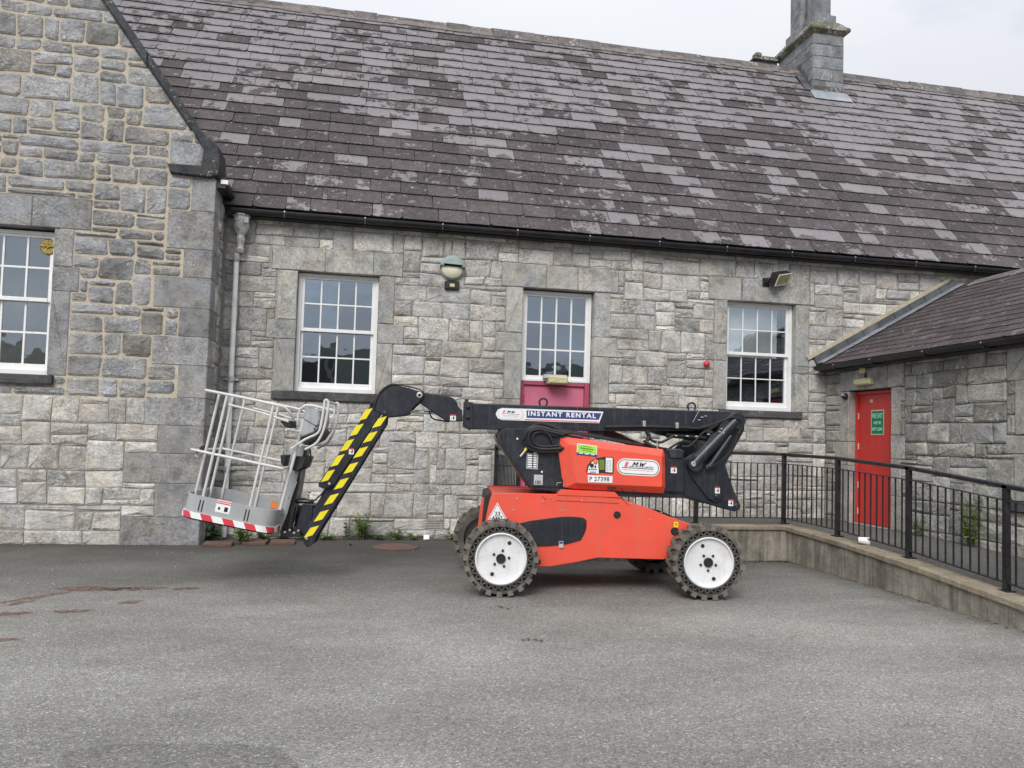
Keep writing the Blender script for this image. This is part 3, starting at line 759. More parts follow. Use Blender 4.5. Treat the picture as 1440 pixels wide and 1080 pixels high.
# eaves gutter
mb = MB().use(GUTTER); pr = arc(0, 0, .062, 180, 360, 8) + [(.062, .012), (.05, .012)] + arc(0, 0, .05, 360, 180, 8) + [(-.05, .012), (-.062, .012)]
n = len(pr); vs = []
for X in (-1.93, 17): vs += [(X, 11.50 + a, 4.645 + b) for a, b in pr]
mb.add(vs, [(i, (i + 1) % n, n + (i + 1) % n, n + i) for i in range(n)] + [tuple(range(n)), tuple(range(2 * n - 1, n - 1, -1))])
mb.box(-2.0, 17, 11.555, 11.70, 4.575, 4.69)
gut = mb.build('eaves_gutter', house)
for i in range(11):
    X = -1.2 + i * 1.13; mb = MB().use(M_ZINC); mb.cyl((X, 11.436, 4.652), (0, -1, 0), .011, .012, 8); mb.use(GUTTER); mb.box(X - .012, X + .012, 11.44, 11.56, 4.575, 4.65); mb.build('gutter_bracket', gut)
# downpipe and hopper
mb = MB().use(PIPE); mb.cyl((-1.85, 11.62, .02), (0, 0, 1), .036, 4.02, 16); pipe = mb.build('downpipe', house, smooth=True)
for z in (3.95, 2.22, .95):
    mb = MB().use(HOPPER); mb.cyl((-1.85, 11.62, z), (0, 0, 1), .052, .018, 16); mb.cyl((-1.85, 11.62, z + .035), (0, 0, 1), .048, .018, 16); mb.cyl((-1.85, 11.62, z - .03), (0, 0, 1), .041, .1, 16)
    mb.box(-1.95, -1.75, 11.655, 11.72, z + .01, z + .04); mb.build('pipe_collar', pipe)
mb = MB().use(HOPPER)
TH = lambda x, y, h: (-1.80 + x, 11.585 + y, h)
mb.lathe([(.04, 4.05), (.055, 4.10), (.045, 4.13), (.05, 4.20), (.062, 4.25), (.05, 4.30), (.07, 4.33), (.11, 4.43), (.115, 4.46), (.105, 4.47), (.108, 4.56), (.125, 4.575), (.125, 4.60), (.115, 4.60)], TH, 10)
mb.build('hopper_head', pipe)
mb = MB().use(STK_S); mb.box(-1.745, -1.69, 11.455, 11.475, 4.46, 4.54); mb.build('hopper_plate', pipe)
# white cables along the wall and window reveal
mb = MB().use(CABLE); mb.tube(bez([(7.33, 11.69, 4.1), (7.33, 11.69, 3.3), (7.33, 11.69, 2.95), (7.42, 11.69, 2.84), (7.55, 11.68, 2.83)]), .005, 6)
mb.tube([(6.99, 11.69, 2.86), (7.40, 11.69, 2.845)], .005, 6)
tag(mb.build('cable'), 'thin pale cable clipped to the wall beside the right hand sash window', 'cable')

# ---- chimney
ch = MB().use(S_CHIM, (.5, 0)); CX0, CX1, CY0, CY1 = 9.21, 9.93, 14.95, 16.35
ch.box(CX0, CX1, CY0, CY1, 8.6, 10.42); ch = ch.build('chimney', house)
rng = random.Random(2); pale = MB()
for i in range(5):
    for k in range(2):
        z0 = 9.12 + i * .27; off = .0 if i % 2 else .1
        m = (CX0 + .36 + (.1 if i % 2 else -.06)); xa, xb = ((CX0, m), (m, CX1))[k]
        mb = MB().use(S_CHIM, (rng.random(), 0)); T = lambda a, z, d: (a, CY0 - d, z)
        stone_into(mb, soft_poly([(xa, z0), (xb, z0), (xb, z0 + .265), (xa, z0 + .265)], .006, rng, .006), T, .012, rng, True, -.01); mb.build('chimney_stone', ch)
for i in range(5):
    ys = [CY0, CY0 + .45 + .2 * (i % 2), CY0 + .95 + .15 * (i % 2), CY1]
    for a, b in zip(ys, ys[1:]):
        z0 = 9.12 + i * .27; mb = MB().use(S_CHIM, (rng.random(), 0)); T = lambda a, z, d: (CX0 - d, a, z)
        stone_into(mb, soft_poly([(a, z0), (b, z0), (b, z0 + .265), (a, z0 + .265)], .006, rng, .006), T, .010, rng, True, -.01); mb.build('chimney_stone', ch)
mb = MB().use(S_CAP, (.5, 0)); o = .11
lo = [(CX0 - o, CY0 - o), (CX1 + o, CY0 - o), (CX1 + o, CY1 + o), (CX0 - o, CY1 + o)]; hi = [(CX0 + .08, CY0 + .10), (CX1 - .06, CY0 + .10), (CX1 - .06, CY1 - .1), (CX0 + .08, CY1 - .1)]
un = [(CX0 + .0, CY0 + .0), (CX1, CY0), (CX1, CY1), (CX0, CY1)]
mb.add([(a, b, 10.40) for a, b in un] + [(a, b, 10.50) for a, b in lo] + [(a, b, 10.56) for a, b in lo] + [(a, b, 10.78) for a, b in hi],
       [(k * 4 + i, k * 4 + (i + 1) % 4, k * 4 + 4 + (i + 1) % 4, k * 4 + 4 + i) for k in range(3) for i in range(4)] + [(12, 13, 14, 15), (3, 2, 1, 0)])
mb.build('chimney_ledge', ch, bevel=.012)
for y0, y1 in ((15.07, 15.52), (15.62, 16.22)):
    mb = MB().use(S_CHIM, (.7 if y0 < 15.3 else .2, 0))
    p0 = [(9.30, y0 - .02), (9.82, y0 - .02), (9.82, y1 + .02), (9.30, y1 + .02)]; c = .07
    p1 = [(9.35 + c, y0 + .03), (9.76 - c, y0 + .03), (9.76, y0 + .03 + c), (9.76, y1 - .03 - c), (9.76 - c, y1 - .03), (9.35 + c, y1 - .03), (9.35, y1 - .03 - c), (9.35, y0 + .03 + c)]
    mb.add([(a, b, z) for z in (10.7, 10.93) for a, b in p0], [(0, 1, 2, 3), (7, 6, 5, 4)] + [(i, (i + 1) % 4, 4 + (i + 1) % 4, 4 + i) for i in range(4)])
    mb.add([(a, b, z) for z in (10.9, 12.6) for a, b in p1], [tuple(range(8)), tuple(range(15, 7, -1))] + [(i, (i + 1) % 8, 8 + (i + 1) % 8, 8 + i) for i in range(8)])
    mb.build('chimney_shaft', ch, bevel=.01)
mb = MB().use(S_CHIM, (.4, 0)); mb.box(8.62, 9.16, 16.35, 16.95, 9.0, 10.42); sc = mb.build('low_chimney', house)
mb = MB().use(S_CAP, (.8, 0)); mb.box(8.54, 9.18, 16.27, 17.0, 10.42, 10.48); mb.box(8.62, 9.16, 16.35, 16.95, 10.48, 10.56); mb.box(8.6, 8.75, 16.3, 16.5, 10.5, 10.60); mb.build('chimney_ledge', sc, bevel=.02)
mb = MB().use(LEAD); mb.box(9.13, 10.02, 5.28, 5.62, .032, .045, lambda x, y, z: TR(x, y, z)); mb.box(CX0 - .02, CX1 + .02, CY0 - .03, CY0, 9.0, 9.17); mb.build('lead_apron', roof, bevel=.01)
mb = MB().use(RIDGE, (.1, 0)); mb.box(CX0 + .01, CX1 - .01, CY0 - .034, CY0 - .004, 9.17, 9.26); mb.build('brick_course', roof)
mb = MB().use(LEADD)
for i in range(4): mb.box(CX0 - .025, CX0 - .005, CY0 + .03 + i * .14, CY0 + .19 + i * .14, 9.16 + i * .18, 9.42 + i * .18)
mb.box(9.02, 9.2, 5.6, 6.35, .036, .047, lambda x, y, z: TR(x, y, z)); mb.build('step_flashing', roof)

# ================================================================ gabled wing on the left
YG = 10.95
TG = lambda a, z, d: (a, YG - d, z)
wing = empty('gabled_wing', (0, 0, 0), 0, 'gable end of blue-grey stone with cream joints at the left edge', 'building')
rake = lambda a: 5.40 - (a + 2.17) * 1.362         # height of the coping's top edge
GW = (-5.3, -3.995, 2.16, 4.055)
gj = [(-3.995, -3.76, 3.57, 4.06), (-3.995, -3.675, 3.25, 3.57), (-3.995, -3.765, 2.16, 3.25)]
gl = [(-5.4, -4.28, 4.065, 4.475), (-4.28, -3.565, 4.065, 4.475)]
gs = [(-5.4, -3.905, 2.035, 2.155)]
qs = [(-2.36, 4.43, 4.88), (-2.64, 3.91, 4.43), (-2.42, 3.53, 3.91), (-2.77, 3.12, 3.53), (-2.44, 2.74, 3.12), (-2.75, 2.36, 2.74), (-2.42, 1.93, 2.36), (-2.80, 1.56, 1.93), (-2.62, 1.19, 1.56),
      (-3.02, .80, 1.19), (-2.60, .36, .80), (-3.02, -.02, .36)]
dressed(wing, 'jamb_stone', gj, TG, S_DRESSB, seed=3, back=-.4); dressed(wing, 'lintel', gl, TG, S_DRESSB, .012, .005, seed=8, back=-.4)
dressed(wing, 'window_sill', gs, TG, S_SILL, .075, .004, seed=9, back=-.4)
rng = random.Random(12)
TS = lambda a, z, d: (-2.06 + d, a, z)            # the return face, a = world Y
for i, (a, z0, z1) in enumerate(qs):
    mb = MB().use(S_DRESSB, (rng.random(), 0)); wr_ = .5 if i % 2 == 0 else .3; g = .003; e = .012
    x0, x1, y0, y1 = a + g, -2.06 + e, YG - e, YG + wr_; c = .012
    P = [(x0, y0 + .02), (x0 + .008, y0), (x1 - c, y0), (x1, y0 + c), (x1, y1), (x0, y1)]
    mb.add([(p, q, z) for z in (z0 + g, z1 - g) for p, q in P], [tuple(range(6)), tuple(range(11, 5, -1))] + [(k, (k + 1) % 6, 6 + (k + 1) % 6, 6 + k) for k in range(6)])
    mb.build('quoin', wing, bevel=.006)
lim = lambda a, z: rake(a) - .17 - z
core(wing, -5.6, -2.085, -.1, 9.9, [hol(GW)], TG, MO_GABLE, .45, clip=lim, face=.001)
rubble(wing, -5.6, -2.1, .0, 1.90, [(-5.6, -5.59, 0, .1)] + [(a, -2.0, z0, min(z1, 1.9)) for a, z0, z1 in qs if z0 < 1.9], TG, S_MAIN, .012, .014, 36, .024, ux=.11, uz=.08, wmul=1.05, hmul=1.15, maxn=90)
rubble(wing, -5.6, -2.1, 1.90, 8.6, gj + gl + gs + [GW] + [(a, -2.0, z0, z1) for a, z0, z1 in qs] + [(-2.66, -2.0, 4.88, 5.34)], TG, S_GABLE, .028, .016, 35, .045, clip=lim, ux=.10, uz=.08, wmul=1.02, hmul=1.04, maxn=205)
# return face
core(wing, YG + .02, 11.71, -.1, 4.95, [], TS, MO_MAIN, .3)
rubble(wing, YG + .28, 11.70, .0, 4.9, [(YG, YG + (.5 if i % 2 == 0 else .3), z0, z1) for i, (a, z0, z1) in enumerate(qs)], TS, S_MAIN, .012, .012, 41, wmul=.7)
gw = sash(wing, -5.3, -3.995, 2.165, 4.035, TG, 4, 4, d=-.15, bw=.026, label='white sash window in the gable with a brass disc in its top corner')
# brass ventilator disc in the top right pane
mb = MB().use(simple('tarnished_brass', (.34, .26, .09), .35, .8, .3, 20))
TV = lambda x, y, h: (-4.115 + x, YG + .15 - h, 3.845 + y)
mb.lathe([(.105, -.01), (.105, .012), (.09, .02), (.03, .02), (.02, .035)], TV, 24)
for k in range(12):
    t = k * math.pi / 6; mb.cyl(TV(.03 * math.cos(t), .03 * math.sin(t), .018), (math.cos(t), 0, math.sin(t)), .006, .055, 5)
mb.box(-4.21, -4.02, YG + .11, YG + .13, 3.84, 3.855); mb.build('ventilator_disc', gw)
# coping along the rake, kneeler
T2 = lambda u, v, z: (u, v, z)
mb = MB(); rng = random.Random(3)
a = -2.19
segs = [-2.19, -2.98, -3.72, -4.6, -5.6]
for p, q in zip(segs, segs[1:]):
    mb = MB().use(S_COPE, (rng.random(), 0)); g = .004
    P = [(p - g, rake(p)), (q + g, rake(q)), (q + g, rake(q) - .165), (p - g, rake(p) - .165)]
    mb.prism(P, YG - .06, YG + .42, None, .010)
    P = [(p - g, rake(p) - .165), (q + g, rake(q) - .165), (q + g, rake(q) - .20), (p - g, rake(p) - .20)]
    mb.prism(P, YG - .025, YG + .40)
    mb.build('coping_stone', wing)
mb = MB().use(S_COPE, (.2, 0))
mb.prism([(-2.66, 5.02), (-2.62, 4.90), (-2.11, 4.885), (-2.02, 4.93), (-2.00, 5.03), (-2.02, 5.30), (-2.15, 5.42), (-2.28, 5.36), (-2.21, 5.24), (-2.24, 5.03)], YG - .085, YG + .42, None, .012)
mb.build('kneeler', wing)
mb = MB().use(S_DRESSB, (.25, 0)); mb.prism([(-2.64, 5.025), (-2.24, 5.02), (-2.22, 5.22), (-2.29, 5.33), (-2.64, 5.345)], YG - .04, YG + .42, None, .006); mb.build('kneeler_block', wing)
# wing roof behind the coping and its gutter on the return
mb = MB().use(UNDER); mb.add([(-2.0, YG + .3, 4.98), (-2.0, 15.6, 4.98), (-6.0, 15.6, 10.43), (-6.0, YG + .3, 10.43), (-2.0, YG + .3, 4.9), (-2.0, 15.6, 4.9), (-6.0, 15.6, 10.35), (-6.0, YG + .3, 10.35)],
       [(0, 1, 2, 3), (7, 6, 5, 4), (0, 1, 5, 4), (3, 7, 6, 2), (0, 3, 7, 4), (1, 2, 6, 5)])
mb.build('roof', wing)
mb = MB().use(GUTTER); mb.box(-2.05, -1.93, YG + .02, 11.6, 4.78, 4.92); mb.cyl((-1.96, YG + .05, 4.84), (0, 1, 0), .055, .62, 10); mb.use(PIPE); mb.box(-1.99, -1.90, YG - .0, YG + .05, 4.83, 4.885); mb.build('gutter', wing)
mb = MB().use(MO_GABLE); mb.add([(-5.6, YG + .45, -.1), (-5.6, 14, -.1), (-5.6, 14, 9.9), (-5.6, YG + .45, 9.9)], [(0, 1, 2, 3)]); mb.build('inner_wall', wing)

# ================================================================ low wing on the right
XW = 7.5
TW = lambda a, z, d: (XW - d, a, z)                # a = world Y
side = empty('side_wing', (0, 0, 0), 0, 'low grey stone wing with a brown slate roof and red door on the right', 'building')
DO = (10.07, 11.06, .36, 2.405)
sj = [(9.86, 10.07, 1.72, 2.41), (9.78, 10.07, 1.38, 1.72), (9.86, 10.07, .85, 1.38), (9.74, 10.07, .36, .85), (11.06, 11.30, 1.62, 2.41), (11.06, 11.42, 1.25, 1.62), (11.06, 11.28, .36, 1.25)]
sl = [(10.15, 10.62, 2.415, 2.80), (10.62, 11.30, 2.415, 2.80), (9.80, 10.15, 2.415, 2.80)]
sw = [(7.62, 8.0, 2.36, 2.78), (7.62, 7.88, 1.72, 2.36), (7.62, 8.02, 1.5, 1.72), (7.62, 7.9, .95, 1.5)]
dressed(side, 'jamb_stone', sj, TW, S_DRESSW, seed=3, back=-.42); dressed(side, 'lintel', sl, TW, S_DRESSW, .010, .005, seed=8, back=-.42); dressed(side, 'jamb_stone', sw, TW, S_DRESSW, seed=9, back=-.42)
dressed(side, 'window_sill', [(6.4, 8.0, .83, .95)], TW, S_SILL, .05, .004, seed=9, back=-.3)
core(side, 4.0, 11.70, -.1, 2.86, [hol(DO)], TW, MO_WING, .45)
rubble(side, 6.6, 11.69, .0, 2.82, sj + sl + sw + [DO, (6.4, 7.62, .95, 2.78), (6.4, 8.0, .83, .95)], TW, S_WING, .012, .012, 51, wmul=1.05)
f = MB().use(REDD)
f.box(DO[0] + .005, DO[0] + .05, -.22, -.10, .37, 2.40, TB(TW)); f.box(DO[1] - .05, DO[1] - .005, -.22, -.10, .37, 2.40, TB(TW)); f.box(DO[0] + .05, DO[1] - .05, -.22, -.102, 2.35, 2.398, TB(TW))
fr = f.build('door_frame', side, bevel=.004)
bw_ = (DO[1] - DO[0] - .108) / 6
for i in range(6):
    f = MB().use(REDD); y0 = DO[0] + .054 + i * bw_; f.box(y0 + .0015, y0 + bw_ - .0015, -.17, -.13, .375, 2.345, TB(TW)); f.build('door_board', fr, bevel=.002)
for z in (2.02, 1.55, .95, .55):
    f = MB().use(CREAM); f.cyl(TW(DO[1] - .055, z - .05, -.122), (0, 0, 1), .010, .10, 8); f.build('hinge', fr)
f = MB().use(CREAM); f.box(10.66, 10.72, -.13, -.118, 2.22, 2.27, TB(TW)); f.build('door_plate', fr)
f = MB().use(S_DRESSW, (.3, 0)); f.box(DO[0], DO[1], -.42, -.01, .30, .365, TB(TW)); f.build('door_step', side)
f = MB().use(DARK); f.box(DO[0] - .05, DO[1] + .05, -.44, -.40, .2, 2.45, TB(TW)); f.build('inner_wall', side)
# roof of the wing: eave along Y, rising to the right
WP = math.radians(29.2); WL = 3.05
TV2 = lambda y, s, d: (7.33 + s * math.cos(WP) - d * math.sin(WP), y, 2.86 + s * math.sin(WP) + d * math.cos(WP))
mb = MB().use(UNDER); mb.box(4.0, 11.70, 0, WL, -.10, -.012, TV2); mb.box(4, 11.70, 0, 2.9, -.02, .0, lambda y, s, d: (10.02 + s * .8, y, 4.37 - s * .45)); wr2 = mb.build('roof', side)
rows2 = [(-.02 + i * .205, -.02 + (i + 1) * .205) for i in range(15)]
slates(wr2, 5.0, 11.55, rows2, TV2, lambda x, s, r: r.uniform(-.5, .15) if r.random() < .93 else r.uniform(.35, .55), SLATEW, (.24, .38), 61, over=.05, lift_=.017, thick=.007)
rng = random.Random(8); y = 5.0
while y < 11.2:
    mb = MB().use(RIDGE, (rng.random() * .4, 0)); X, Z = 7.33 + WL * math.cos(WP), 2.86 + WL * math.sin(WP)
    p = [(-.2, -.075), (0, .045), (.2, -.075), (.19, -.10), (0, .02), (-.19, -.10)]
    mb.add([(X + a, yy, Z + b) for yy in (y + .004, y + .446) for a, b in p], [tuple(range(6)), tuple(range(11, 5, -1))] + [(i, (i + 1) % 6, 6 + (i + 1) % 6, 6 + i) for i in range(6)]); mb.build('ridge_tile', wr2); y += .45
# lead where the wing roof meets the long wall, with a pale mortar line above
mb = MB().use(LEADD)
for i in range(9):
    s0 = i * .335; mb.box(11.66, 11.705, s0, s0 + .325, .02 + .003 * (i % 2), .15 + .003 * (i % 2), TV2); 
mb.build('step_flashing', side)
mb = MB().use(LEAD)
for i in range(9): mb.box(11.50, 11.66, i * .335, i * .335 + .325, .034, .05, TV2)
mb.build('soaker_lead', side)
mb = MB().use(simple('cream_fillet', (.42, .38, .28), .9, 0, .15, 12)); mb.box(11.675, 11.712, -.1, 2.95, .155, .215, TV2); mb.build('mortar_fillet', side)
mb = MB().use(GUTTER); vs = []
for Y in (4.0, 11.66): vs += [(7.30 + a, Y, 2.83 + b) for a, b in pr]
mb.add(vs, [(i, (i + 1) % n_, n_ + (i + 1) % n_, n_ + i) for n_ in (len(pr),) for i in range(n_)] + [tuple(range(len(pr)))]); mb.box(7.36, 7.49, 4.0, 11.66, 2.74, 2.85)
g2 = mb.build('gutter', side)
for Y in (11.1, 10.2, 9.1, 8.1):
    mb = MB().use(M_ZINC); mb.cyl((7.235, Y, 2.82), (-1, 0, 0), .010, .012, 8); mb.use(GUTTER); mb.box(7.25, 7.38, Y - .015, Y + .015, 2.755, 2.775); mb.build('gutter_bracket', g2)

# ================================================================ ground, ramp, railing
mb = MB().use(ASPH); mb.add([(-300, -300, 0), (300, -300, 0), (300, 300, 0), (-300, 300, 0)], [(0, 1, 2, 3)])
tag(mb.build('ground'), kind='structure')
def ragged(n, rx, ry, rot, rng, k=.35):
    out = []
    for i in range(n):
        t = 2 * math.pi * i / n; r = 1 + rng.uniform(-k, k); x, y = rx * r * math.cos(t), ry * r * math.sin(t)
        out.append((x * math.cos(rot) - y * math.sin(rot), x * math.sin(rot) + y * math.cos(rot)))
    return out
def stain_mat():
    m, N, L, B = mat('brick_dust'); c = ramp(N, L, noisen(N, L, 14, 7, rough=.7), [(.3, (.15, .055, .035)), (.7, (.22, .11, .08))])
    L.new(c, B.inputs['Base Color']); B.inputs['Roughness'].default_value = .95
    tr = N.new('ShaderNodeBsdfTransparent'); ms = N.new('ShaderNodeMixShader')
    L.new(ramp(N, L, noisen(N, L, 26, 7, None, (.5, 1.2, 1), .8), [(.42, 0.0), (.57, .8)]), ms.inputs[0]); L.new(tr.outputs[0], ms.inputs[1]); L.new(B.outputs[0], ms.inputs[2])
    L.new(ms.outputs[0], N['Material Output'].inputs['Surface']); return m
STAIN = stain_mat(); rng = random.Random(4)
ST = [(-2.382,7.973),(-2.038,7.960),(-1.580,7.942),(-2.757,7.599),(-2.790,7.363),(-2.260,7.005),(-1.904,7.346),(-2.724,6.930),(-2.406,6.112)]
for (x, y), (rx, ry, ro) in zip(ST, ((.42, .10, 0), (.25, .09, .05), (.14, .07, .3), (.30, .06, .9), (.16, .05, .9), (.17, .06, .1), (.10, .06, .6), (.15, .07, .3), (.14, .05, 0))):
    mb = MB().use(STAIN); p = ragged(22, rx, ry, ro, rng); mb.add([(x + a, y + b, .004) for a, b in p], [tuple(range(22))])
    tag(mb.build('brick_dust_mark'), kind='structure')
# round rusty cover set in the tarmac, cup, paper, chips
c = [(0.502,10.757)][0]
mb = MB().use(IRONR); mb.lathe([(.31, 0), (.31, .012), (.29, .016), (.285, .012), (.20, .014), (.19, .02), (.02, .02)], lambda x, y, h: (c[0] + x, c[1] + y, h), 28)
mb.box(c[0] - .05, c[0] + .05, c[1] - .012, c[1] + .012, .015, .026)
tag(mb.build('manhole_cover'), 'small round reddish cover flush in the tarmac near the wall', 'manhole cover')
mb = MB().use(ASPHP); mb.add([(x, y, .004) for x, y in [(-1.296,3.839),(-1.279,4.003),(-1.129,4.061),(-0.876,4.058),(-0.544,4.011),(-0.322,3.933),(-0.223,3.710)]] + [(-1.0, 3.2, .004), (-3.5, 3.2, .004)], [tuple(range(9))]); tag(mb.build('tarmac_patch'), kind='structure')
def path_z(y):   # level landing, then the ramp falls towards the yard
    P = [(12, .365), (9.6, .365), (8.6, .36), (7.2, .29), (5.8, .17), (3.6, -.03)]
    for (a, za), (b, zb) in zip(P, P[1:]):
        if y >= b: return zb + (za - zb) * (y - b) / (a - b)
    return -.03
def cap_z(y):
    P = [(12, .455), (9.6, .455), (8.4, .41), (7.2, .34), (6.0, .24), (4.0, .06), (3, -.02)]
    for (a, za), (b, zb) in zip(P, P[1:]):
        if y >= b: return zb + (za - zb) * (y - b) / (a - b)
    return -.02
mb = MB().use(ASPHR); ys = [11.70, 10.0, 9.6, 8.6, 7.2, 5.8, 3.6]
xL = [1.98, 1.98, 5.62, 5.62, 5.62, 5.62, 5.62]
vs = []
mb.add([(2.0, 11.70, .365), (2.0, 9.84, .365), (5.85, 9.84, .365), (5.85, 11.70, .365)], [(0, 1, 2, 3)])
yy = [11.70] + [9.84] + [8.6, 7.2, 5.8, 3.6]
mb.add([(x, y, path_z(y)) for y in yy for x in (5.85, 7.49)], [(2 * i, 2 * i + 1, 2 * i + 3, 2 * i + 2) for i in range(len(yy) - 1)])
tag(mb.build('ramp_path'), kind='structure')
rwall = empty('ramp_wall', (0, 0, 0), 0, 'low stained concrete wall with a mossy cap carrying the black railing', 'wall')
yy = [9.6, 9.2, 8.8, 8.4, 7.8, 7.2, 6.6, 6.0, 5.0, 4.0, 3.4]
rng = random.Random(9)
def wallseg(a, b, name, mtl, f0, f1, z0f, z1f, wob=0):
    mb = MB().use(mtl); vs = []; fs = []
    n = 14
    for i in range(n + 1):
        y = a + (b - a) * i / n; w1 = rng.uniform(-wob, wob)
        vs += [(f0 + w1, y, z0f(y)), (f0 + w1, y, z1f(y) - .008), (f0 + .012 + w1, y, z1f(y)), (f1, y, z1f(y)), (f1, y, z0f(y))]
    for i in range(n):
        for k in range(5): fs.append((i * 5 + k, i * 5 + (k + 1) % 5, i * 5 + 5 + (k + 1) % 5, i * 5 + 5 + k))
    fs += [(0, 1, 2, 3, 4), tuple(n * 5 + k for k in range(4, -1, -1))]
    mb.add(vs, fs); return mb.build(name, rwall)
for a, b in ((9.6, 8.06), (8.055, 6.5), (6.495, 4.9), (4.895, 3.3)):
    wallseg(a, b, 'wall_panel', CONC, 5.60, 5.84, lambda y: -.1, lambda y: cap_z(y) - .055)
    wallseg(a - .002, b, 'cap', CONC_CAP, 5.575, 5.85, lambda y: cap_z(y) - .055, cap_z, .006)
for a, b in ((1.85, 3.7), (3.705, 5.598)):
    mb = MB().use(CONC); mb.box(a, b, 9.60, 9.82, -.1, .40); mb.build('wall_panel', rwall)
    mb = MB().use(CONC_CAP); mb.box(a, b - .001 + (.24 if b > 5 else 0), 9.575, 9.83, .40, .4551); mb.build('cap', rwall, bevel=.012)
mb = MB().use(CONC); mb.box(1.85, 2.0, 9.82, 11.7, -.1, .38); mb.build('wall_panel', rwall)
# debris along the foot of the wall
mb = MB().use(simple('leaf_litter', (.045, .035, .022), .9, 0, .5, 30)); rng = random.Random(6)
for i in range(1100):
    t = rng.random()
    if t < .45: x, y = rng.uniform(4.3, 5.6), 9.58 - abs(rng.gauss(0, .10))
    elif t < .65: x, y = 5.58 - abs(rng.gauss(0, .05)), rng.uniform(4.5, 9.55)
    elif t < .8: x, y = rng.uniform(-1.9, 1.8), 11.68 - abs(rng.gauss(0, .12))
    elif t < .9: x, y = rng.uniform(-5, -2.1), 10.93 - abs(rng.gauss(0, .06))
    else: x, y = 7.47 - abs(rng.gauss(0, .07)), rng.uniform(6, 11.6)
    z = path_z(y) if x > 5.85 else 0
    r = rng.uniform(.008, .022); a = rng.uniform(0, 6.28); h = rng.uniform(.002, .012)
    mb.add([(x + r * math.cos(a), y + r * math.sin(a), z + h), (x + r * .5 * math.cos(a + 2), y + r * .5 * math.sin(a + 2), z + .003), (x + r * math.cos(a + 3.6), y + r * math.sin(a + 3.6), z + h * .6)], [(0, 1, 2)])
tag(mb.build('leaf_litter'), kind='stuff')
# loose pale grit on the tarmac
mb = MB().use(simple('pale_grit', (.42, .41, .38), .8)); rng = random.Random(16)
for i in range(420):
    y = rng.uniform(3.2, 10.5); x = rng.uniform(-.6 * y, .62 * y)
    if x > 5.5: continue
    r = rng.uniform(.002, .0055); v8 = [(x + r * rng.uniform(.6, 1.2) * sx, y + r * rng.uniform(.6, 1.2) * sy, z * r) for z in (0, 1.3) for sx, sy in ((-1, -1), (1, -1), (1, 1), (-1, 1))]
    mb.add(v8, [(4, 5, 6, 7)] + [(k, (k + 1) % 4, 4 + (k + 1) % 4, 4 + k) for k in range(4)])
tag(mb.build('loose_grit'), kind='stuff')

rail = empty('railing', (5.75, 9.95, 0), 0, 'black steel railing of upright bars running round the concrete ramp', 'railing')
def rpart(mb, name):
    o = mb.build(name, rail, bevel=.002); o.matrix_parent_inverse = Matrix.Translation((-5.75, -9.95, 0)); return o
PO = [(5.75, 9.95, .455, 1.405), (5.80, 8.78, .43, 1.385), (5.80, 7.50, .36, 1.32), (5.80, 6.20, .255, 1.205), (5.80, 4.95, .145, 1.10)]
PB = [(4.46, 9.95, .455, 1.405), (3.22, 9.95, .455, 1.405), (2.0, 9.95, .455, 1.405)]
PCc = [(2.0, 11.66, .40, 1.405)]
for p in PO + PB + PCc:
    mb = MB().use(BLACKR); mb.box(p[0] - .025, p[0] + .025, p[1] - .025, p[1] + .025, p[2] - .06, p[3] - .015)
    mb.box(p[0] - .055, p[0] + .055, p[1] - .055, p[1] + .055, p[2] - .005, p[2] + .008); rpart(mb, 'post')
def bay(a, b, nb):
    A, B_ = Vector(a[:2]), Vector(b[:2]); d = (B_ - A); ln = d.length; d /= ln; nrm = Vector((-d.y, d.x))
    P = lambda t, off, z0: (A.x + d.x * t + nrm.x * off, A.y + d.y * t + nrm.y * off, z0)
    za, zb = a[3], b[3]; ba, bb = a[2], b[2]
    zt = lambda t: za + (zb - za) * t / ln
    zl = lambda t: ba + (bb - ba) * t / ln + .07
    for nm, hw, lo, hi, t0, t1 in (('handrail', .026, -.022, .02, -.03, ln + .03), ('top_rail', .02, -.135, -.125, .024, ln - .024)):
        mb = MB().use(BLACKR); vs = [P(t, o, zt(t) + z) for t in (t0, t1) for o, z in ((-hw, lo), (hw, lo), (hw, hi - .008), (hw - .01, hi), (-hw + .01, hi), (-hw, hi - .008))]
        mb.add(vs, [tuple(range(6)), tuple(range(11, 5, -1))] + [(i, (i + 1) % 6, 6 + (i + 1) % 6, 6 + i) for i in range(6)]); rpart(mb, nm)
    mb = MB().use(BLACKR); mb.add([P(t, o, zl(t) + z) for t in (.024, ln - .024) for o, z in ((-.02, 0), (.02, 0), (.02, .010), (-.02, .010))], [(0, 1, 2, 3), (7, 6, 5, 4)] + [(i, (i + 1) % 4, 4 + (i + 1) % 4, 4 + i) for i in range(4)]); rpart(mb, 'bottom_rail')
    for i in range(nb):
        t = ln * (i + 1) / (nb + 1); mb = MB().use(BLACKR); q = .0065
        mb.add([P(t + sx * q, sy * q, z) for z in (zl(t) + .008, zt(t) - .13) for sx, sy in ((-1, -1), (1, -1), (1, 1), (-1, 1))], [(i_, (i_ + 1) % 4, 4 + (i_ + 1) % 4, 4 + i_) for i_ in range(4)])
        mb.build('baluster', rail).matrix_parent_inverse = Matrix.Translation((-5.75, -9.95, 0))
bay(PO[0], PO[1], 10); bay(PO[1], PO[2], 11); bay(PO[2], PO[3], 11); bay(PO[3], PO[4], 11)
bay(PO[0], PB[0], 12); bay(PB[0], PB[1], 12); bay(PB[1], PB[2], 11); bay(PB[2], PCc[0], 15)

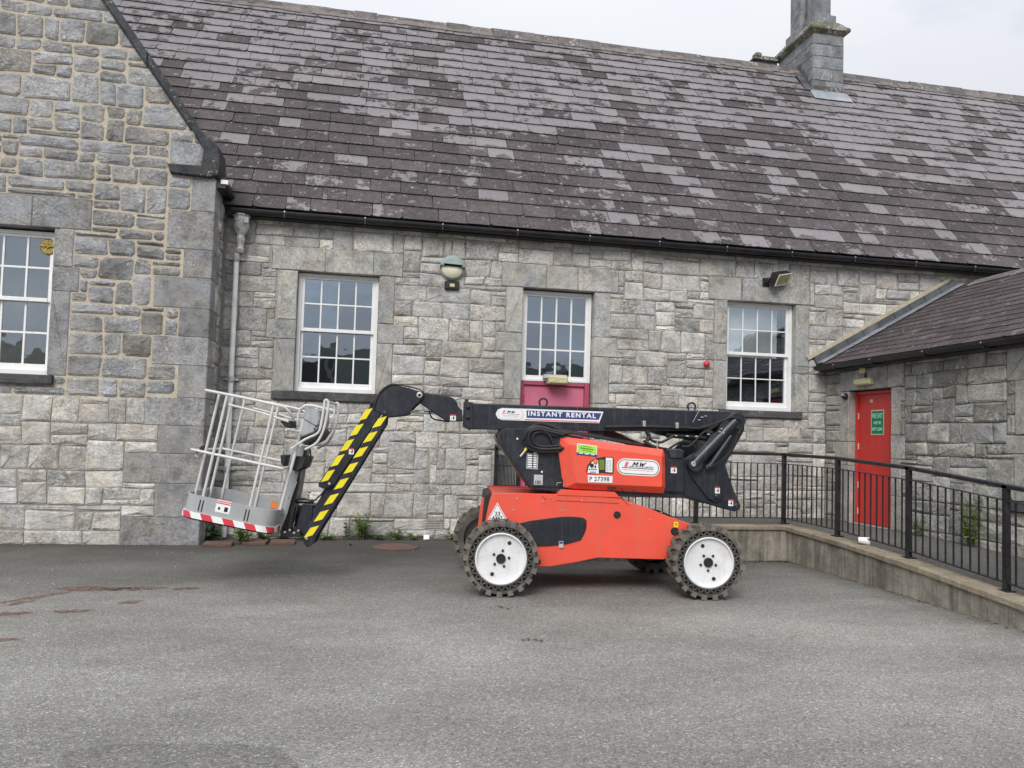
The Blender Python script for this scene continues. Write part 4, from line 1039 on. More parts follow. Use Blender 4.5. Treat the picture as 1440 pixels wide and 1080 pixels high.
# ================================================================ things on the walls
def at(name, label, cat, group=None): return empty(name, (0, 0, 0), 0, label, cat, group)
def disc(mb, T, cx, cz, r, d0, d1, n=20, r2=None):
    mb.lathe([(r, d0), (r2 or r, d1)], lambda x, y, h: T(cx + x, cz + y, h), n)
b = at('bulkhead_light', 'round wall light with a teal hood over a cream diffuser, between window and door', 'light')
mb = MB().use(TEAL); disc(mb, TM, 1.245, 4.06, .185, .0, .05, 28); disc(mb, TM, 1.245, 4.06, .185, .05, .075, 28, .165); mb.build('rim', b, smooth=True)
mb = MB().use(DIFF); mb.lathe([(.165, .06), (.16, .09), (.13, .115), (.07, .13)], lambda x, y, h: TM(1.245 + x, 4.06 + y, h), 28); mb.build('diffuser', b, smooth=True)
mb = MB().use(TEAL); hp = [(1.245 + .188 * math.cos(math.radians(t)), 4.055 + .188 * math.sin(math.radians(t))) for t in range(-4, 185, 8)]
mb.prism(hp, -.155, 0, lambda u, v, z: (u, YM + v, z), .05); mb.build('hood', b, smooth=True)
s = at('motion_sensor', 'small black box sensor under the round wall light', 'sensor')
mb = MB().use(BLACKR); mb.prism(rrect(1.14, 1.36, 3.735, 3.865, .02), -.06, 0, lambda u, v, z: (u, YM + v, z), .012); mb.build('housing', s)
mb = MB().use(CREAM); mb.prism(rrect(1.215, 1.29, 3.77, 3.82, .01), -.072, -.06, lambda u, v, z: (u, YM + v, z), .004); mb.build('lens', s)
fl = at('floodlight', 'tilted floodlight with a gold glass face above the right hand sash window', 'light')
FT = Matrix.Translation((6.56, 11.60, 4.27)) @ Matrix.Rotation(math.radians(38), 4, 'X') @ Matrix.Rotation(math.radians(28), 4, 'Z') @ Matrix.Rotation(math.radians(4), 4, 'Y')
F_ = lambda x, y, z: tuple(FT @ Vector((x, y, z)))
mb = MB().use(BLACKR); mb.add([F_(x * k, y, z * k2) for y, k, k2 in ((-.10, 1, 1), (.0, 1, 1), (.08, .6, .55)) for x, z in ((-.17, -.10), (.17, -.10), (.17, .10), (-.17, .10))],
    [(k * 4 + i, k * 4 + (i + 1) % 4, k * 4 + 4 + (i + 1) % 4, k * 4 + 4 + i) for k in (0, 1) for i in range(4)] + [(8, 9, 10, 11), (3, 2, 1, 0)]); mb.build('housing', fl, bevel=.006)
mb = MB().use(LAMPG); mb.box(-.155, .155, -.108, -.1, -.085, .085, F_); mb.build('lamp_glass', fl)
mb = MB().use(DIFF); mb.box(-.17, .17, -.112, -.10, -.1, -.085, F_); mb.box(-.17, .17, -.112, -.10, .085, .1, F_); mb.box(-.17, -.155, -.112, -.10, -.085, .085, F_); mb.box(.155, .17, -.112, -.10, -.085, .085, F_); mb.build('bezel', fl)
mb = MB().use(BLACKR); mb.tube([(6.40, 11.72, 4.20), (6.38, 11.62, 4.18), (6.42, 11.58, 4.24)], .014, 8); mb.box(6.34, 6.46, 11.69, 11.715, 4.12, 4.26); mb.build('bracket', fl)
al = at('alarm_beacon', 'small round red alarm fixed beside the right hand sash window', 'alarm')
mb = MB().use(STK_S); disc(mb, TM, 5.36, 2.80, .042, 0, .03, 16); mb.build('base', al)
mb = MB().use(STK_R); mb.lathe([(.052, .03), (.05, .06), (.035, .08), (.01, .088)], lambda x, y, h: TM(5.375 + x, 2.80 + y, h), 16); mb.build('dome', al, smooth=True)
em = at('emergency_light', 'cream box light under the fanlight above the pink door', 'light')
mb = MB().use(STK_S); mb.prism(rrect(2.72, 3.08, 2.46, 2.52, .006), -.03, .10, lambda u, v, z: (u, YM + v, z), .003); mb.build('back_plate', em)
mb = MB().use(CREAM); mb.prism(rrect(2.78, 3.08, 2.375, 2.49, .015), -.11, .115, lambda u, v, z: (u, YM + v, z), .02); mb.build('housing', em)
tw = lambda u, v, z: (XW + v, u, z)
em2 = at('emergency_light', 'cream box light on a stalk above the red door', 'light'); em2.name = 'emergency_light.001'
mb = MB().use(CREAM); mb.prism(rrect(10.45, 10.83, 2.48, 2.58, .014), -.10, -.01, tw, .02); mb.build('housing', em2)
mb = MB().use(CREAM); mb.prism(rrect(10.62, 10.76, 2.66, 2.78, .01), -.05, -.0, tw, .008); mb.build('junction_box', em2)
mb = MB().use(BLACKR); mb.cyl((XW - .03, 10.63, 2.57), (0, 0, 1), .012, .11, 8); mb.build('conduit', em2)
mb = MB().use(GUTTER); mb.tube(bez([(7.47, 9.2, 2.80), (7.47, 9.9, 2.77), (7.47, 10.4, 2.74), (7.47, 10.68, 2.73), (7.47, 11.2, 2.72), (7.46, 11.6, 2.70)]), .006, 5); mb.build('cable', em2)
cc = at('security_camera', 'small black dome camera beside the top of the red door', 'camera')
mb = MB().use(BLACKR); mb.lathe([(.05, 0), (.055, .02), (.05, .05), (.03, .08), (.01, .09)], lambda x, y, h: TW(11.13 + x, 2.33 + y, h), 14); mb.build('dome', cc, smooth=True)
mb = MB().use(STK_S); mb.lathe([(.02, .07), (.012, .095)], lambda x, y, h: TW(11.12 + x, 2.35 + y, h), 8); mb.build('lens', cc)
SGY, SGZ = [(10.551,1.917)][0]
sg = at('exit_sign', 'green fire exit sign on the red door', 'sign')
TD = lambda a, z, d: (XW + .13 - .003 - d, SGY - a, SGZ + z)
mb = MB(); plate(mb, [(-.15, -.19), (.15, -.19), (.15, .19), (-.15, .19)], CREAM, TD, 0, .004); plate(mb, [(-.132, -.172), (.132, -.172), (.132, .172), (-.132, .172)], STK_GD, TD, .004, .0055); mb.build('panel', sg)
mb = MB(); text_into(mb, 'FIRE EXIT', .10, STK_GL, TD, 0, .10, .245, .002, 0, .007); text_into(mb, 'MUST BE', .06, STK_GL, TD, 0, -.005, .17, .002, 0, .007); text_into(mb, 'KEPT CLEAR', .06, STK_GL, TD, 0, -.10, .24, .002, 0, .007); mb.build('lettering', sg)
sg = empty('door_sign', (0, 0, 0), 0, 'green sign on the pink door, mostly hidden by the boom', 'sign')
TD2 = lambda a, z, d: (2.86 + a, YM + .155 - .003 - d, z)
mb = MB(); plate(mb, [(-.14, 1.70), (.14, 1.70), (.14, 2.02), (-.14, 2.02)], STK_W, TD2, 0, .004); plate(mb, [(-.125, 1.71), (.125, 1.71), (.125, 2.01), (-.125, 2.01)], STK_GD, TD2, .004, .0055); mb.build('panel', sg)
mb = MB().use(STK_W); mb.box(-2.0, -1.9, 0, .01, 0, .01)

# ================================================================ small things on the ground
cup = empty('paper_cup', (6.0, 8.22, path_z(8.22) + .06), 0, 'white paper cup lying on its side on the ramp', 'cup')
TCu = lambda x, y, h: (.0 + h * .82 - .0 + y * .4, -h * .35 + y * .9, x)
mb = MB().use(CUP); mb.lathe([(.036, .0), (.036, .004), (.048, .118), (.051, .12), (.051, .124), (.046, .12), (.034, .006)], lambda x, y, h: (h * .84 + y * .54, -h * .54 + y * .84, x - h * .09), 20, True); o = mb.build('cup_body', cup, smooth=True)
cup.location = (5.72, [(8.250,0.402)][0][0], cap_z([(8.250,0.402)][0][0]) + .048)
mb = MB().use(STK_W)
pw = [(0.991,0.067)][0]
mb.add([(pw[0] - .04, 11.60, .0), (pw[0] + .04, 11.59, .01), (pw[0] + .035, 11.66, .065), (pw[0] - .04, 11.67, .06), (pw[0] - .045, 11.63, .01)], [(0, 1, 2, 3), (0, 3, 4)])
tag(mb.build('paper_scrap'), 'crumpled white paper below the vent grille', 'paper')
br = random.Random(3)
for i, (x, y, l, ro, lb) in enumerate(((-1.80, 10.90, .36, .05, 'red tile lying flat at the foot of the downpipe'), (-1.35, 11.08, .30, -.04, 'red tile lying behind the weed under the basket'), (-1.0, 11.10, .32, .02, 'outermost red tile on the ground under the basket'))):
    e = empty('red_tile', (x, y, 0), ro, lb, 'tile', 'red tiles at the foot of the wall')
    mb = MB().use(BRICK); mb.box(-l / 2, l / 2, -.14, .14, 0, .045); mb.build('tile_slab', e, bevel=.008)
mb = MB().use(simple('dead_leaf', (.10, .05, .03), .8)); rng = random.Random(2); q = [(1.322,6.937),(1.320,5.804)]
for k in range(14):
    cx, cy = q[k % 2]; x, y = cx + rng.gauss(0, .04), cy + rng.gauss(0, .03); a = rng.uniform(0, 6.3); r = rng.uniform(.01, .03)
    mb.add([(x + r * math.cos(a), y + r * math.sin(a), .012), (x + r * .4 * math.cos(a + 1.8), y + r * .4 * math.sin(a + 1.8), .004), (x - r * math.cos(a), y - r * math.sin(a), .014), (x + r * .4 * math.cos(a - 1.8), y + r * .4 * math.sin(a - 1.8), .006)], [(0, 1, 2), (0, 2, 3)])
tag(mb.build('dead_leaves'), kind='stuff')

def weed(name, loc, h, spread, nst, label, m=LEAF, seed=1, ls=.05, cat='plant', flat=0.0, group='weeds at the foot of the walls'):
    rng = random.Random(seed); e = empty(name, loc, rng.uniform(0, 6), label, cat, group)
    st = MB().use(simple_stem()); lf = MB()
    for s in range(nst):
        a = rng.uniform(0, 6.28); r0 = rng.uniform(0, spread * .25); ln = h * rng.uniform(.5, 1.05)
        lean = spread * rng.uniform(.2, 1.0)
        P = []
        for k in range(6):
            t = k / 5; P.append(Vector((math.cos(a) * (r0 + lean * t ** 1.3), math.sin(a) * (r0 + lean * t ** 1.3), ln * t * (1 - flat * t * .5))))
        st.tube(P, [.004, .0035, .003, .003, .002, .001], 5, False)
        nl = max(4, int(ln / ls * 2.2))
        for i in range(nl):
            t = .12 + .88 * i / nl; b = P[min(4, int(t * 5))].lerp(P[min(5, int(t * 5) + 1)], t * 5 - int(t * 5))
            an = i * 2.4 + rng.uniform(-.4, .4); L_ = ls * rng.uniform(.6, 1.25) * (1.15 - .5 * t); W_ = L_ * rng.uniform(.28, .42); up = rng.uniform(-.15, .6)
            d = Vector((math.cos(an), math.sin(an), up)).normalized(); sd_ = d.cross(Vector((0, 0, 1))).normalized(); nn = sd_.cross(d)
            lf.use(m, (rng.random(), 0))
            lf.add([b, b + d * L_ * .45 + sd_ * W_ + nn * L_ * .08, b + d * L_ - nn * L_ * .15, b + d * L_ * .45 - sd_ * W_ + nn * L_ * .08, b + d * L_ * .5 + nn * L_ * -.02], [(0, 1, 4), (1, 2, 4), (2, 3, 4), (3, 0, 4)])
    st.build('stem', e); lf.build('leaves', e); return e
_s = []
def simple_stem():
    if not _s: _s.append(simple('green_stem', (.10, .13, .05), .7))
    return _s[0]
WL_ = [((-1.95, 11.38, 0), .34, .12, 8, 'dark leafy weed behind the downpipe in the corner', LEAFD, .07),
       ((-1.50, 11.02, .02), .32, .16, 16, 'pale green weed growing between the red tiles', LEAF, .055),
       ((-1.02, 11.45, 0), .20, .22, 14, 'low weed under the right end of the basket', LEAFD, .06),
       ((-.72, 11.5, 0), .17, .2, 12, 'low weed beside the foot of the striped jib', LEAF, .05),
       ((-1.25, 11.3, 0), .22, .16, 12, 'leafy weed behind the middle red tile', LEAFD, .055),
       ((-.45, 11.55, 0), .12, .2, 12, 'low weed at the wall just right of the jib foot', LEAF, .045),
       ((.30, 11.58, 0), .10, .18, 10, 'low weed just right of the bushiest weed', LEAFD, .045),
       ((-.16, 11.55, 0), .35, .07, 4, 'thin tall weed left of the bushiest weed on the wall', LEAFD, .045),
       ((.06, 11.55, 0), .36, .13, 16, 'bushiest green weed at the foot of the wall below the knuckle', LEAF, .055),
       ((.55, 11.58, 0), .17, .14, 12, 'small weed at the wall midway to the vent grille', LEAF, .05),
       ((.82, 11.6, 0), .09, .16, 10, 'tiny weed just left of the vent grille', LEAF, .04),
       ((1.38, 11.6, 0), .11, .2, 12, 'low weed right of the crumpled paper', LEAF, .045),
       ((1.72, 11.5, 0), .14, .16, 12, 'weed beside the far left wheel', LEAF, .045),
       ((1.42, 10.3, 0), .16, .16, 12, 'weed in the tarmac behind the front left wheel', LEAF, .05),
       ((-.1, 10.95, 0), .05, .05, 5, 'tiny sprig in the tarmac beside the round cover', LEAF, .03)]
for i, (lc, h, sp, ns, lb, m, ls) in enumerate(WL_): weed('weed', lc, h * 1.1, sp * 1.15, int(ns * 1.7), lb, m, 10 + i, ls * 1.35)
weed('shrub', (7.36, 8.42, path_z(8.42)), .62, .17, 16, 'tallest green shrub growing against the right wing behind the railing', LEAF, 77, .085, 'shrub', 0, 'shrubs against the right wing')
weed('shrub', (7.38, 9.35, path_z(9.35)), .34, .12, 10, 'small pale shrub against the right wing near the red door', LEAF, 78, .06, 'shrub', 0, 'shrubs against the right wing')

# ================================================================ the far side of the yard (seen in the window panes)
mb = MB().use(HILLM); vs = []; n = 90
for i in range(n + 1):
    x = -260 + 520 * i / n
    for k, (y, f) in enumerate(((-100, 0), (-130, .8), (-165, 1.0), (-230, .5))):
        hh = 19 + 7 * noise.noise(Vector((x * .012, 1.7, 0))) + 1.2 * noise.noise(Vector((x * .05, 4, 0))); vs.append((x, y, -.5 if f == 0 else hh * f))
mb.add(vs, [(i * 4 + k, i * 4 + 4 + k, i * 4 + 5 + k, i * 4 + 1 + k) for i in range(n) for k in range(3)])
tag(mb.build('hills', smooth=True), kind='structure')
def far_house(x0, x1, y0, y1, h, rh, lb, seed):
    e = empty('house', ((x0 + x1) / 2, y1, 0), 0, lb, 'house', 'houses across the yard'); ox, oy = (x0 + x1) / 2, y1
    def bb(name, fn):
        mb = MB(); fn(mb); o = mb.build(name, e); o.matrix_parent_inverse = Matrix.Translation((-ox, -oy, 0)); return o
    bb('wall', lambda m: m.use(BMAT).box(x0, x1, y0, y1, -.1, h))
    def rf(m):
        ym = (y0 + y1) / 2; m.use(UNDER); m.add([(x0 - .3, y0 - .3, h), (x1 + .3, y0 - .3, h), (x1 + .3, y1 + .3, h), (x0 - .3, y1 + .3, h), (x0 - .3, ym, h + rh), (x1 + .3, ym, h + rh)], [(0, 1, 5, 4), (3, 4, 5, 2), (0, 4, 3), (1, 2, 5), (0, 3, 2, 1)])
    bb('roof', rf)
    bb('chimney', lambda m: m.use(BMAT).box(x0 + 1.0, x0 + 2.0, (y0 + y1) / 2 - .5, (y0 + y1) / 2 + .5, h + rh * .5, h + rh + 1.1))
    for i in range(int((x1 - x0) / 3)):
        bb('window', lambda m, i=i: m.use(WHITE).box(x0 + 1 + 3 * i, x0 + 2.1 + 3 * i, y1, y1 + .05, 1.2, 2.9))
far_house(-16, -3, -48, -40, 4.2, 4.2, 'dark roofed house across the yard, behind the camera to the left', 1)
far_house(14.5, 30, -40, -32, 3.0, 2.6, 'dark roofed house across the yard, behind the camera to the right', 2)

# ================================================================ the boom lift
lift = empty('boom_lift', (1.36, 7.52, 0), math.radians(-7), 'red and black wheeled boom lift with a grey work basket folded down at the left', 'boom lift')
BT = lambda v: (lambda u, z, d: (u, v - d, z))
def P_(name, parent, mtl, poly, v0, v1, ins=.008, bevel=0.0, smooth=False, a=(.5, 0)):
    mb = MB().use(mtl, a); mb.prism(poly, v0, v1, None, ins); return mb.build(name, parent, bevel=bevel, smooth=smooth)
def mid(p): return (sum(a for a, b in p) / len(p), sum(b for a, b in p) / len(p))

def mw_logo(mb, x, z, h, T, d):
    M_ = [[(0, 0), (.28, 0), (.28, 1), (0, 1)], [(0, 1), (.36, 1), (.82, .25), (.50, .25)], [(.96, 1), (1.32, 1), (.82, .25), (.50, .25)], [(1.04, 0), (1.32, 0), (1.32, 1), (1.04, 1)]]
    W_ = [[(0, 1), (.32, 1), (.56, 0), (.26, 0)], [(.26, 0), (.56, 0), (.92, .8), (.64, .8)], [(.64, .8), (.92, .8), (1.16, 0), (.86, 0)], [(.86, 0), (1.16, 0), (1.62, 1), (1.30, 1)]]
    for k, G in ((0, M_), (1.72, W_)):
        for i, q in enumerate(G): plate(mb, [(x + (k + a + b * .5) * h, z + b * h) for a, b in q], STK_K, T, d - .0005 - .0002 * i, d + .0002 * i)
# ---- chassis
body = [(-0.091,0.968),(0.576,0.970),(0.891,0.964),(1.194,0.942),(1.434,0.870),(1.690,0.776),(1.836,0.729),(1.931,0.696),(1.954,0.639),(1.898,0.503),(1.805,0.395),(1.647,0.343),(0.978,0.348),(0.764,0.299),(0.502,0.252),(0.375,0.250),(0.127,0.280),(-0.019,0.431),(-0.121,0.555),(-0.158,0.624),(-0.140,0.743),(-0.116,0.877)]
chs = P_('chassis', lift, M_RED, body, .16, .20, .006)
inner = offset(body if sum(body[i][0] * body[(i + 1) % len(body)][1] - body[(i + 1) % len(body)][0] * body[i][1] for i in range(len(body))) > 0 else body[::-1], .012)
P_('chassis_frame', chs, M_RED, inner, .20, 1.30, 0)
P_('chassis_side', chs, M_RED, body, 1.30, 1.34, 0)
P_('end_fender', chs, M_RED, [(-0.176,0.888),(-0.109,0.889),(-0.079,0.633),(-0.128,0.536),(-0.236,0.432),(-0.295,0.460),(-0.211,0.579),(-0.194,0.777)], .55, .60, .004)
P_('dark_fender_gap', chs, M_BLK2, [(-0.152,0.936),(-0.096,0.959),(-0.118,0.761),(-0.136,0.648),(-0.172,0.647),(-0.162,0.809)], .205, 1.2, .004)  # black strip put in for the shade of the recessed fender gap
deck = [(0.574,0.992),(0.602,1.017),(1.140,1.006),(1.192,0.950),(0.554,0.960)]
P_('deck_flange', chs, M_RED, deck, .152, .9, .004)
ventp = [(0.191,0.674),(0.291,0.701),(0.424,0.721),(0.602,0.748),(0.724,0.752),(0.827,0.744),(0.859,0.716),(0.857,0.639),(0.835,0.575),(0.804,0.522),(0.665,0.480),(0.510,0.460),(0.352,0.451)]
vent_o = P_('side_vent', chs, M_BLACK, ventp, .146, .16, .004)
mb = MB().use(DARK)
for r in range(7):
    for k in range(6):
        x, y = 744 + k * 7.2, 735 + r * 4.2
        if r > 3 and k > 4: continue
        q = [(0, 0)]
SL = [(0.270,0.683),(0.397,0.700),(0.271,0.652),(0.398,0.665),(0.257,0.620),(0.385,0.630),(0.272,0.589),(0.400,0.595),(0.273,0.557),(0.415,0.567),(0.288,0.526),(0.429,0.540),(0.303,0.495),(0.445,0.505),(0.471,0.596),(0.612,0.613),(0.471,0.565),(0.613,0.578),(0.472,0.533),(0.600,0.543)]
for i in range(0, len(SL) - 1, 2):
    (a, z), (b, z2) = SL[i], SL[i + 1]
    for k in range(4):
        x0 = a + (b - a) * k / 4; x1 = a + (b - a) * (k + .72) / 4; zz = z + (z2 - z) * k / 4
        mb.prism([(x0, zz), (x1, zz), (x1 + .006, zz + .012), (x0 + .006, zz + .012)], .1445, .147)
mb.build('louvre_slots', vent_o)
def hole(parent, c, r, v, name='port', m=M_BLK2):
    mb = MB().use(m); T = lambda x, y, h: (c[0] + x, v - h, c[1] + y); mb.lathe([(r, -.01), (r, .006), (r * .8, .008), (r * .7, .004)], T, 18, False); mb.use(DARK); mb.lathe([(r * .72, .003), (r * .70, .004)], T, 18)
    return mb.build(name, parent)
for c, r in zip([(1.167,0.780),(0.387,0.301),(1.755,0.629)], (.036, .026, .04)): hole(chs, c, r, .158)
mb = MB().use(M_ZINC)
for c in [(0.126,0.802),(0.421,0.893),(0.612,0.809),(0.491,0.933),(1.302,0.892),(1.615,0.814),(0.806,0.912),(1.501,0.737),(0.158,0.918)]: mb.cyl((c[0], .160, c[1]), (0, -1, 0), .009, .008, 8)
mb.build('bolts', chs)
mb = MB().use(DARK)
for a, b in ((0, 1), (2, 3), (4, 5)):
    q = [(0.405,0.952),(0.449,0.911),(0.556,0.907),(1.180,0.893),(1.222,0.936),(1.281,0.874)]
    mb.tube([(q[a][0], .1585, q[a][1]), (q[b][0], .1585, q[b][1])], .0025, 4)
mb.build('panel_seam', chs)
tri = [(-0.035,0.875),(0.069,0.702),(-0.129,0.705)]
mb = MB(); T = BT(.158); plate(mb, tri, STK_W, T, 0, .002)
g = mid(tri); i1 = [(g[0] + (p[0] - g[0]) * .87, g[1] + (p[1] - g[1]) * .87) for p in tri]; i2 = [(g[0] + (p[0] - g[0]) * .80, g[1] + (p[1] - g[1]) * .80) for p in tri]
plate(mb, i1, STK_K, T, .002, .003); plate(mb, i2, STK_W, T, .003, .004)
text_into(mb, '23', .052, STK_K, T, g[0], g[1] + .005, .052, .001, 0, .0055); text_into(mb, 'AX6T', .04, STK_K, T, g[0], g[1] - .035, .105, .001, 0, .0055); mb.build('load_sticker', chs)
def rectp(c, w_, h): return [(c[0] - w_ / 2, c[1] - h / 2), (c[0] + w_ / 2, c[1] - h / 2), (c[0] + w_ / 2, c[1] + h / 2), (c[0] - w_ / 2, c[1] + h / 2)]
mb = MB(); c = [(1.768,0.694)][0]; plate(mb, rectp(c, .045, .055), STK_Y, T, 0, .002); text_into(mb, 'Y', .04, STK_K, T, c[0], c[1], None, .001, 0, .004); mb.build('sticker', chs)
mb = MB(); c = [(0.609,0.476)][0]; plate(mb, rectp(c, .045, .065), STK_S, BT(.146), 0, .002); plate(mb, rectp((c[0], c[1] + .018), .035, .02), STK_B, BT(.144), 0, .002); mb.build('sticker', chs)
mb = MB(); c = [(0.368,0.356)][0]; plate(mb, rectp(c, .03, .055), STK_Y, T, 0, .002); mb.build('sticker', chs)
for u in (0, 2.02):
    mb = MB().use(M_BLK2); mb.box(u - .07, u + .07, .12, 1.38, .29, .43); mb.cyl((u, .10, .36), (0, 1, 0), .11, .12, 16); mb.cyl((u, 1.28, .36), (0, 1, 0), .11, .12, 16); mb.build('axle', lift, bevel=.01)

# ---- wheels (built once about its own axle, outer face towards -y)
def make_wheel():
    Wm = D.objects.new('wheel', None); C.objects.link(Wm); Wm.parent = lift
    T = lambda x, y, h: (x, -h, y)
    mb = MB().use(M_TYRE)
    mb.lathe([(.245, -.12), (.25, -.125), (.315, -.125), (.338, -.09), (.345, 0), (.342, .09), (.338, .120), (.332, .127), (.306, .128), (.306, .118), (.306, .085), (.262, .085), (.262, .118), (.262, .125), (.247, .125), (.243, .10)], T, 64, False)
    ty = mb.build('tyre', Wm, smooth=True)
    mb = MB().use(M_TYRE); n = 27                       # the zigzag web between the two side rings
    for i in range(n):
        t = 2 * math.pi * i / n; d = 2 * math.pi / n
        for a, b in ((t, t + d / 2), (t + d / 2, t + d)):
            up = a == t; ra, rb = (.260, .308) if up else (.308, .260)
            w_ = .006
            P = []
            for (ang, r) in ((a, ra), (b, rb)):
                P.append((r * math.cos(ang), r * math.sin(ang)))
            dx, dy = P[1][0] - P[0][0], P[1][1] - P[0][1]; l = math.hypot(dx, dy); nx_, ny_ = -dy / l * w_, dx / l * w_
            q = [(P[0][0] - nx_, P[0][1] - ny_), (P[1][0] - nx_, P[1][1] - ny_), (P[1][0] + nx_, P[1][1] + ny_), (P[0][0] + nx_, P[0][1] + ny_)]
            mb.add([T(x, y, h) for h in (.07, .120) for x, y in q], [(4, 5, 6, 7)] + [(k, (k + 1) % 4, 4 + (k + 1) % 4, 4 + k) for k in range(4)])
    mb.build('tyre_web', Wm)
    me = None
    for i in range(20):
        for sgn in (1, -1):
            t0 = 2 * math.pi * (i + (.5 if sgn < 0 else 0)) / 20
            if me is None or True:
                key = 'lug_a' if sgn > 0 else 'lug_b'
            if key in D.meshes: o = link('lug', D.meshes[key], Wm)
            else:
                mb = MB().use(M_LUG)
                vs = []
                for r, k in ((.330, 1.0), (.366, .82)):
                    for h, a0, a1 in ((sgn * .132, -.092, .058), (sgn * .075, -.062, .075), (-sgn * .012, .045, .150)):
                        for a in (a0, a1):
                            m_ = (a0 + a1) / 2; aa = m_ + (a - m_) * k; rr = r if abs(h) < .13 else r - (.006 if r > .34 else 0); vs.append((rr * math.cos(aa), -h * (1 if r < .34 else .985), rr * math.sin(aa)))
                mb.add(vs, [(0, 1, 7, 6), (1, 3, 9, 7), (3, 5, 11, 9), (5, 4, 10, 11), (4, 2, 8, 10), (2, 0, 6, 8), (6, 7, 9, 8), (8, 9, 11, 10)])
                # shoulder step down the side face
                vs = [(r * math.cos(a), -sgn * h, r * math.sin(a)) for r, h in ((.3615, .1325), (.314, .1295)) for a in (-.092, .060)] + [(r * math.cos(a), -sgn * h, r * math.sin(a)) for r, h in ((.355, .105), (.314, .105)) for a in (-.092, .060)]
                mb.add(vs, [(0, 1, 3, 2), (0, 4, 5, 1), (0, 2, 6, 4), (1, 5, 7, 3)])
                o = mb.build('lug', Wm); o.data.name = key
            o.rotation_euler = (0, -t0, 0)
    mb = MB().use(M_RIM)
    mb.lathe([(.243, .06), (.247, .128), (.238, .132), (.231, .128), (.226, .106), (.20, .098), (.08, .096), (.001, .096)], T, 56, False); mb.build('rim', Wm, smooth=True)
    mb = MB().use(M_BLK2); mb.lathe([(.046, .095), (.046, .112), (.040, .118), (.034, .118), (.030, .113), (.012, .113)], T, 20); mb.build('hub_cap', Wm)
    for k in range(5):
        a = math.radians(90 - 12 + 72 * k); mb = MB().use(M_BLACK); mb.lathe([(.0135, .095), (.0135, .108), (.010, .111)], lambda x, y, h: (.078 * math.cos(a) + x, -h, .078 * math.sin(a) + y), 6); mb.build('wheel_nut', Wm)
    for a in (math.radians(62), math.radians(242)):
        mb = MB().use(DARK); mb.lathe([(.019, .098), (.019, .1005), (.017, .1005)], lambda x, y, h: (.168 * math.cos(a) + x, -h, .168 * math.sin(a) + y), 16); mb.use(STK_S); mb.lathe([(.021, .096), (.021, .1002), (.0192, .1002)], lambda x, y, h: (.168 * math.cos(a) + x, -h, .168 * math.sin(a) + y), 16); mb.build('rim_hole', Wm)
    return Wm
wh = make_wheel(); spots = [(0, 0, 0, 0), (2.02, 0, 0, math.radians(48)), (-.10, 1.5, math.pi, 1.1), (1.86, 1.5, math.pi, .4)]
kids = list(wh.children)
for i, (u, v, rz, spin) in enumerate(spots):
    if i == 0: o = wh
    else:
        o = wh.copy(); C.objects.link(o); o.parent = lift
        for ch_ in kids: c2 = ch_.copy(); C.objects.link(c2); c2.parent = o
    o.location = (u, v, .363); o.rotation_euler = (Matrix.Rotation(rz, 3, 'Z') @ Matrix.Rotation(-spin, 3, 'Y')).to_euler()

# ---- slew ring and turret
cring = [(0.952,0.948)][0]
mb = MB().use(M_BLK2); T = lambda x, y, h: (cring[0] + x, .75 + y, h); mb.lathe([(.36, .93), (.36, 1.045), (.33, 1.05)], T, 48)
for k in range(72):
    a = 2 * math.pi * k / 72; mb.box(.358, .368, -.006, .006, .97, 1.03, lambda x, y, z: (cring[0] + x * math.cos(a) - y * math.sin(a), .75 + x * math.sin(a) + y * math.cos(a), z))
mb.build('slew_ring', lift)
base = P_('turret_base', lift, M_BLACK, [(0.311,1.051),(1.868,1.031),(1.870,0.959),(1.269,0.956),(0.615,0.980),(0.326,1.009)], .24, 1.22, .006)
lp = [(0.037,1.615),(0.205,1.615),(0.383,1.596),(0.651,1.561),(0.723,1.290),(0.701,1.018),(0.573,1.019),(0.331,1.018),(0.275,1.050),(0.001,1.445),(-0.011,1.542),(0.001,1.592)]
tur = P_('turret_frame', lift, M_BLACK, lp, .24, .27, .006, smooth=False)
P_('far_frame', tur, M_BLACK, [(-0.027,1.584),(0.001,1.610),(0.065,1.616),(0.673,1.554),(0.701,1.018),(0.326,1.016),(0.297,1.036),(-0.031,1.477),(-0.047,1.541)], .70, 1.15, .006)
P_('frame_edge', tur, M_BLK2, [(-0.038,1.563),(-0.017,1.592),(0.019,1.608),(-0.015,1.542),(0.002,1.456),(0.288,1.047),(0.339,1.005),(0.296,1.018),(-0.035,1.477)], .245, .70, .002)
hs = P_('housing', tur, M_BLACK, [(0.294,1.586),(0.394,1.618),(0.640,1.596),(0.652,1.403),(0.458,1.405),(0.313,1.430)], .20, .40, .012)
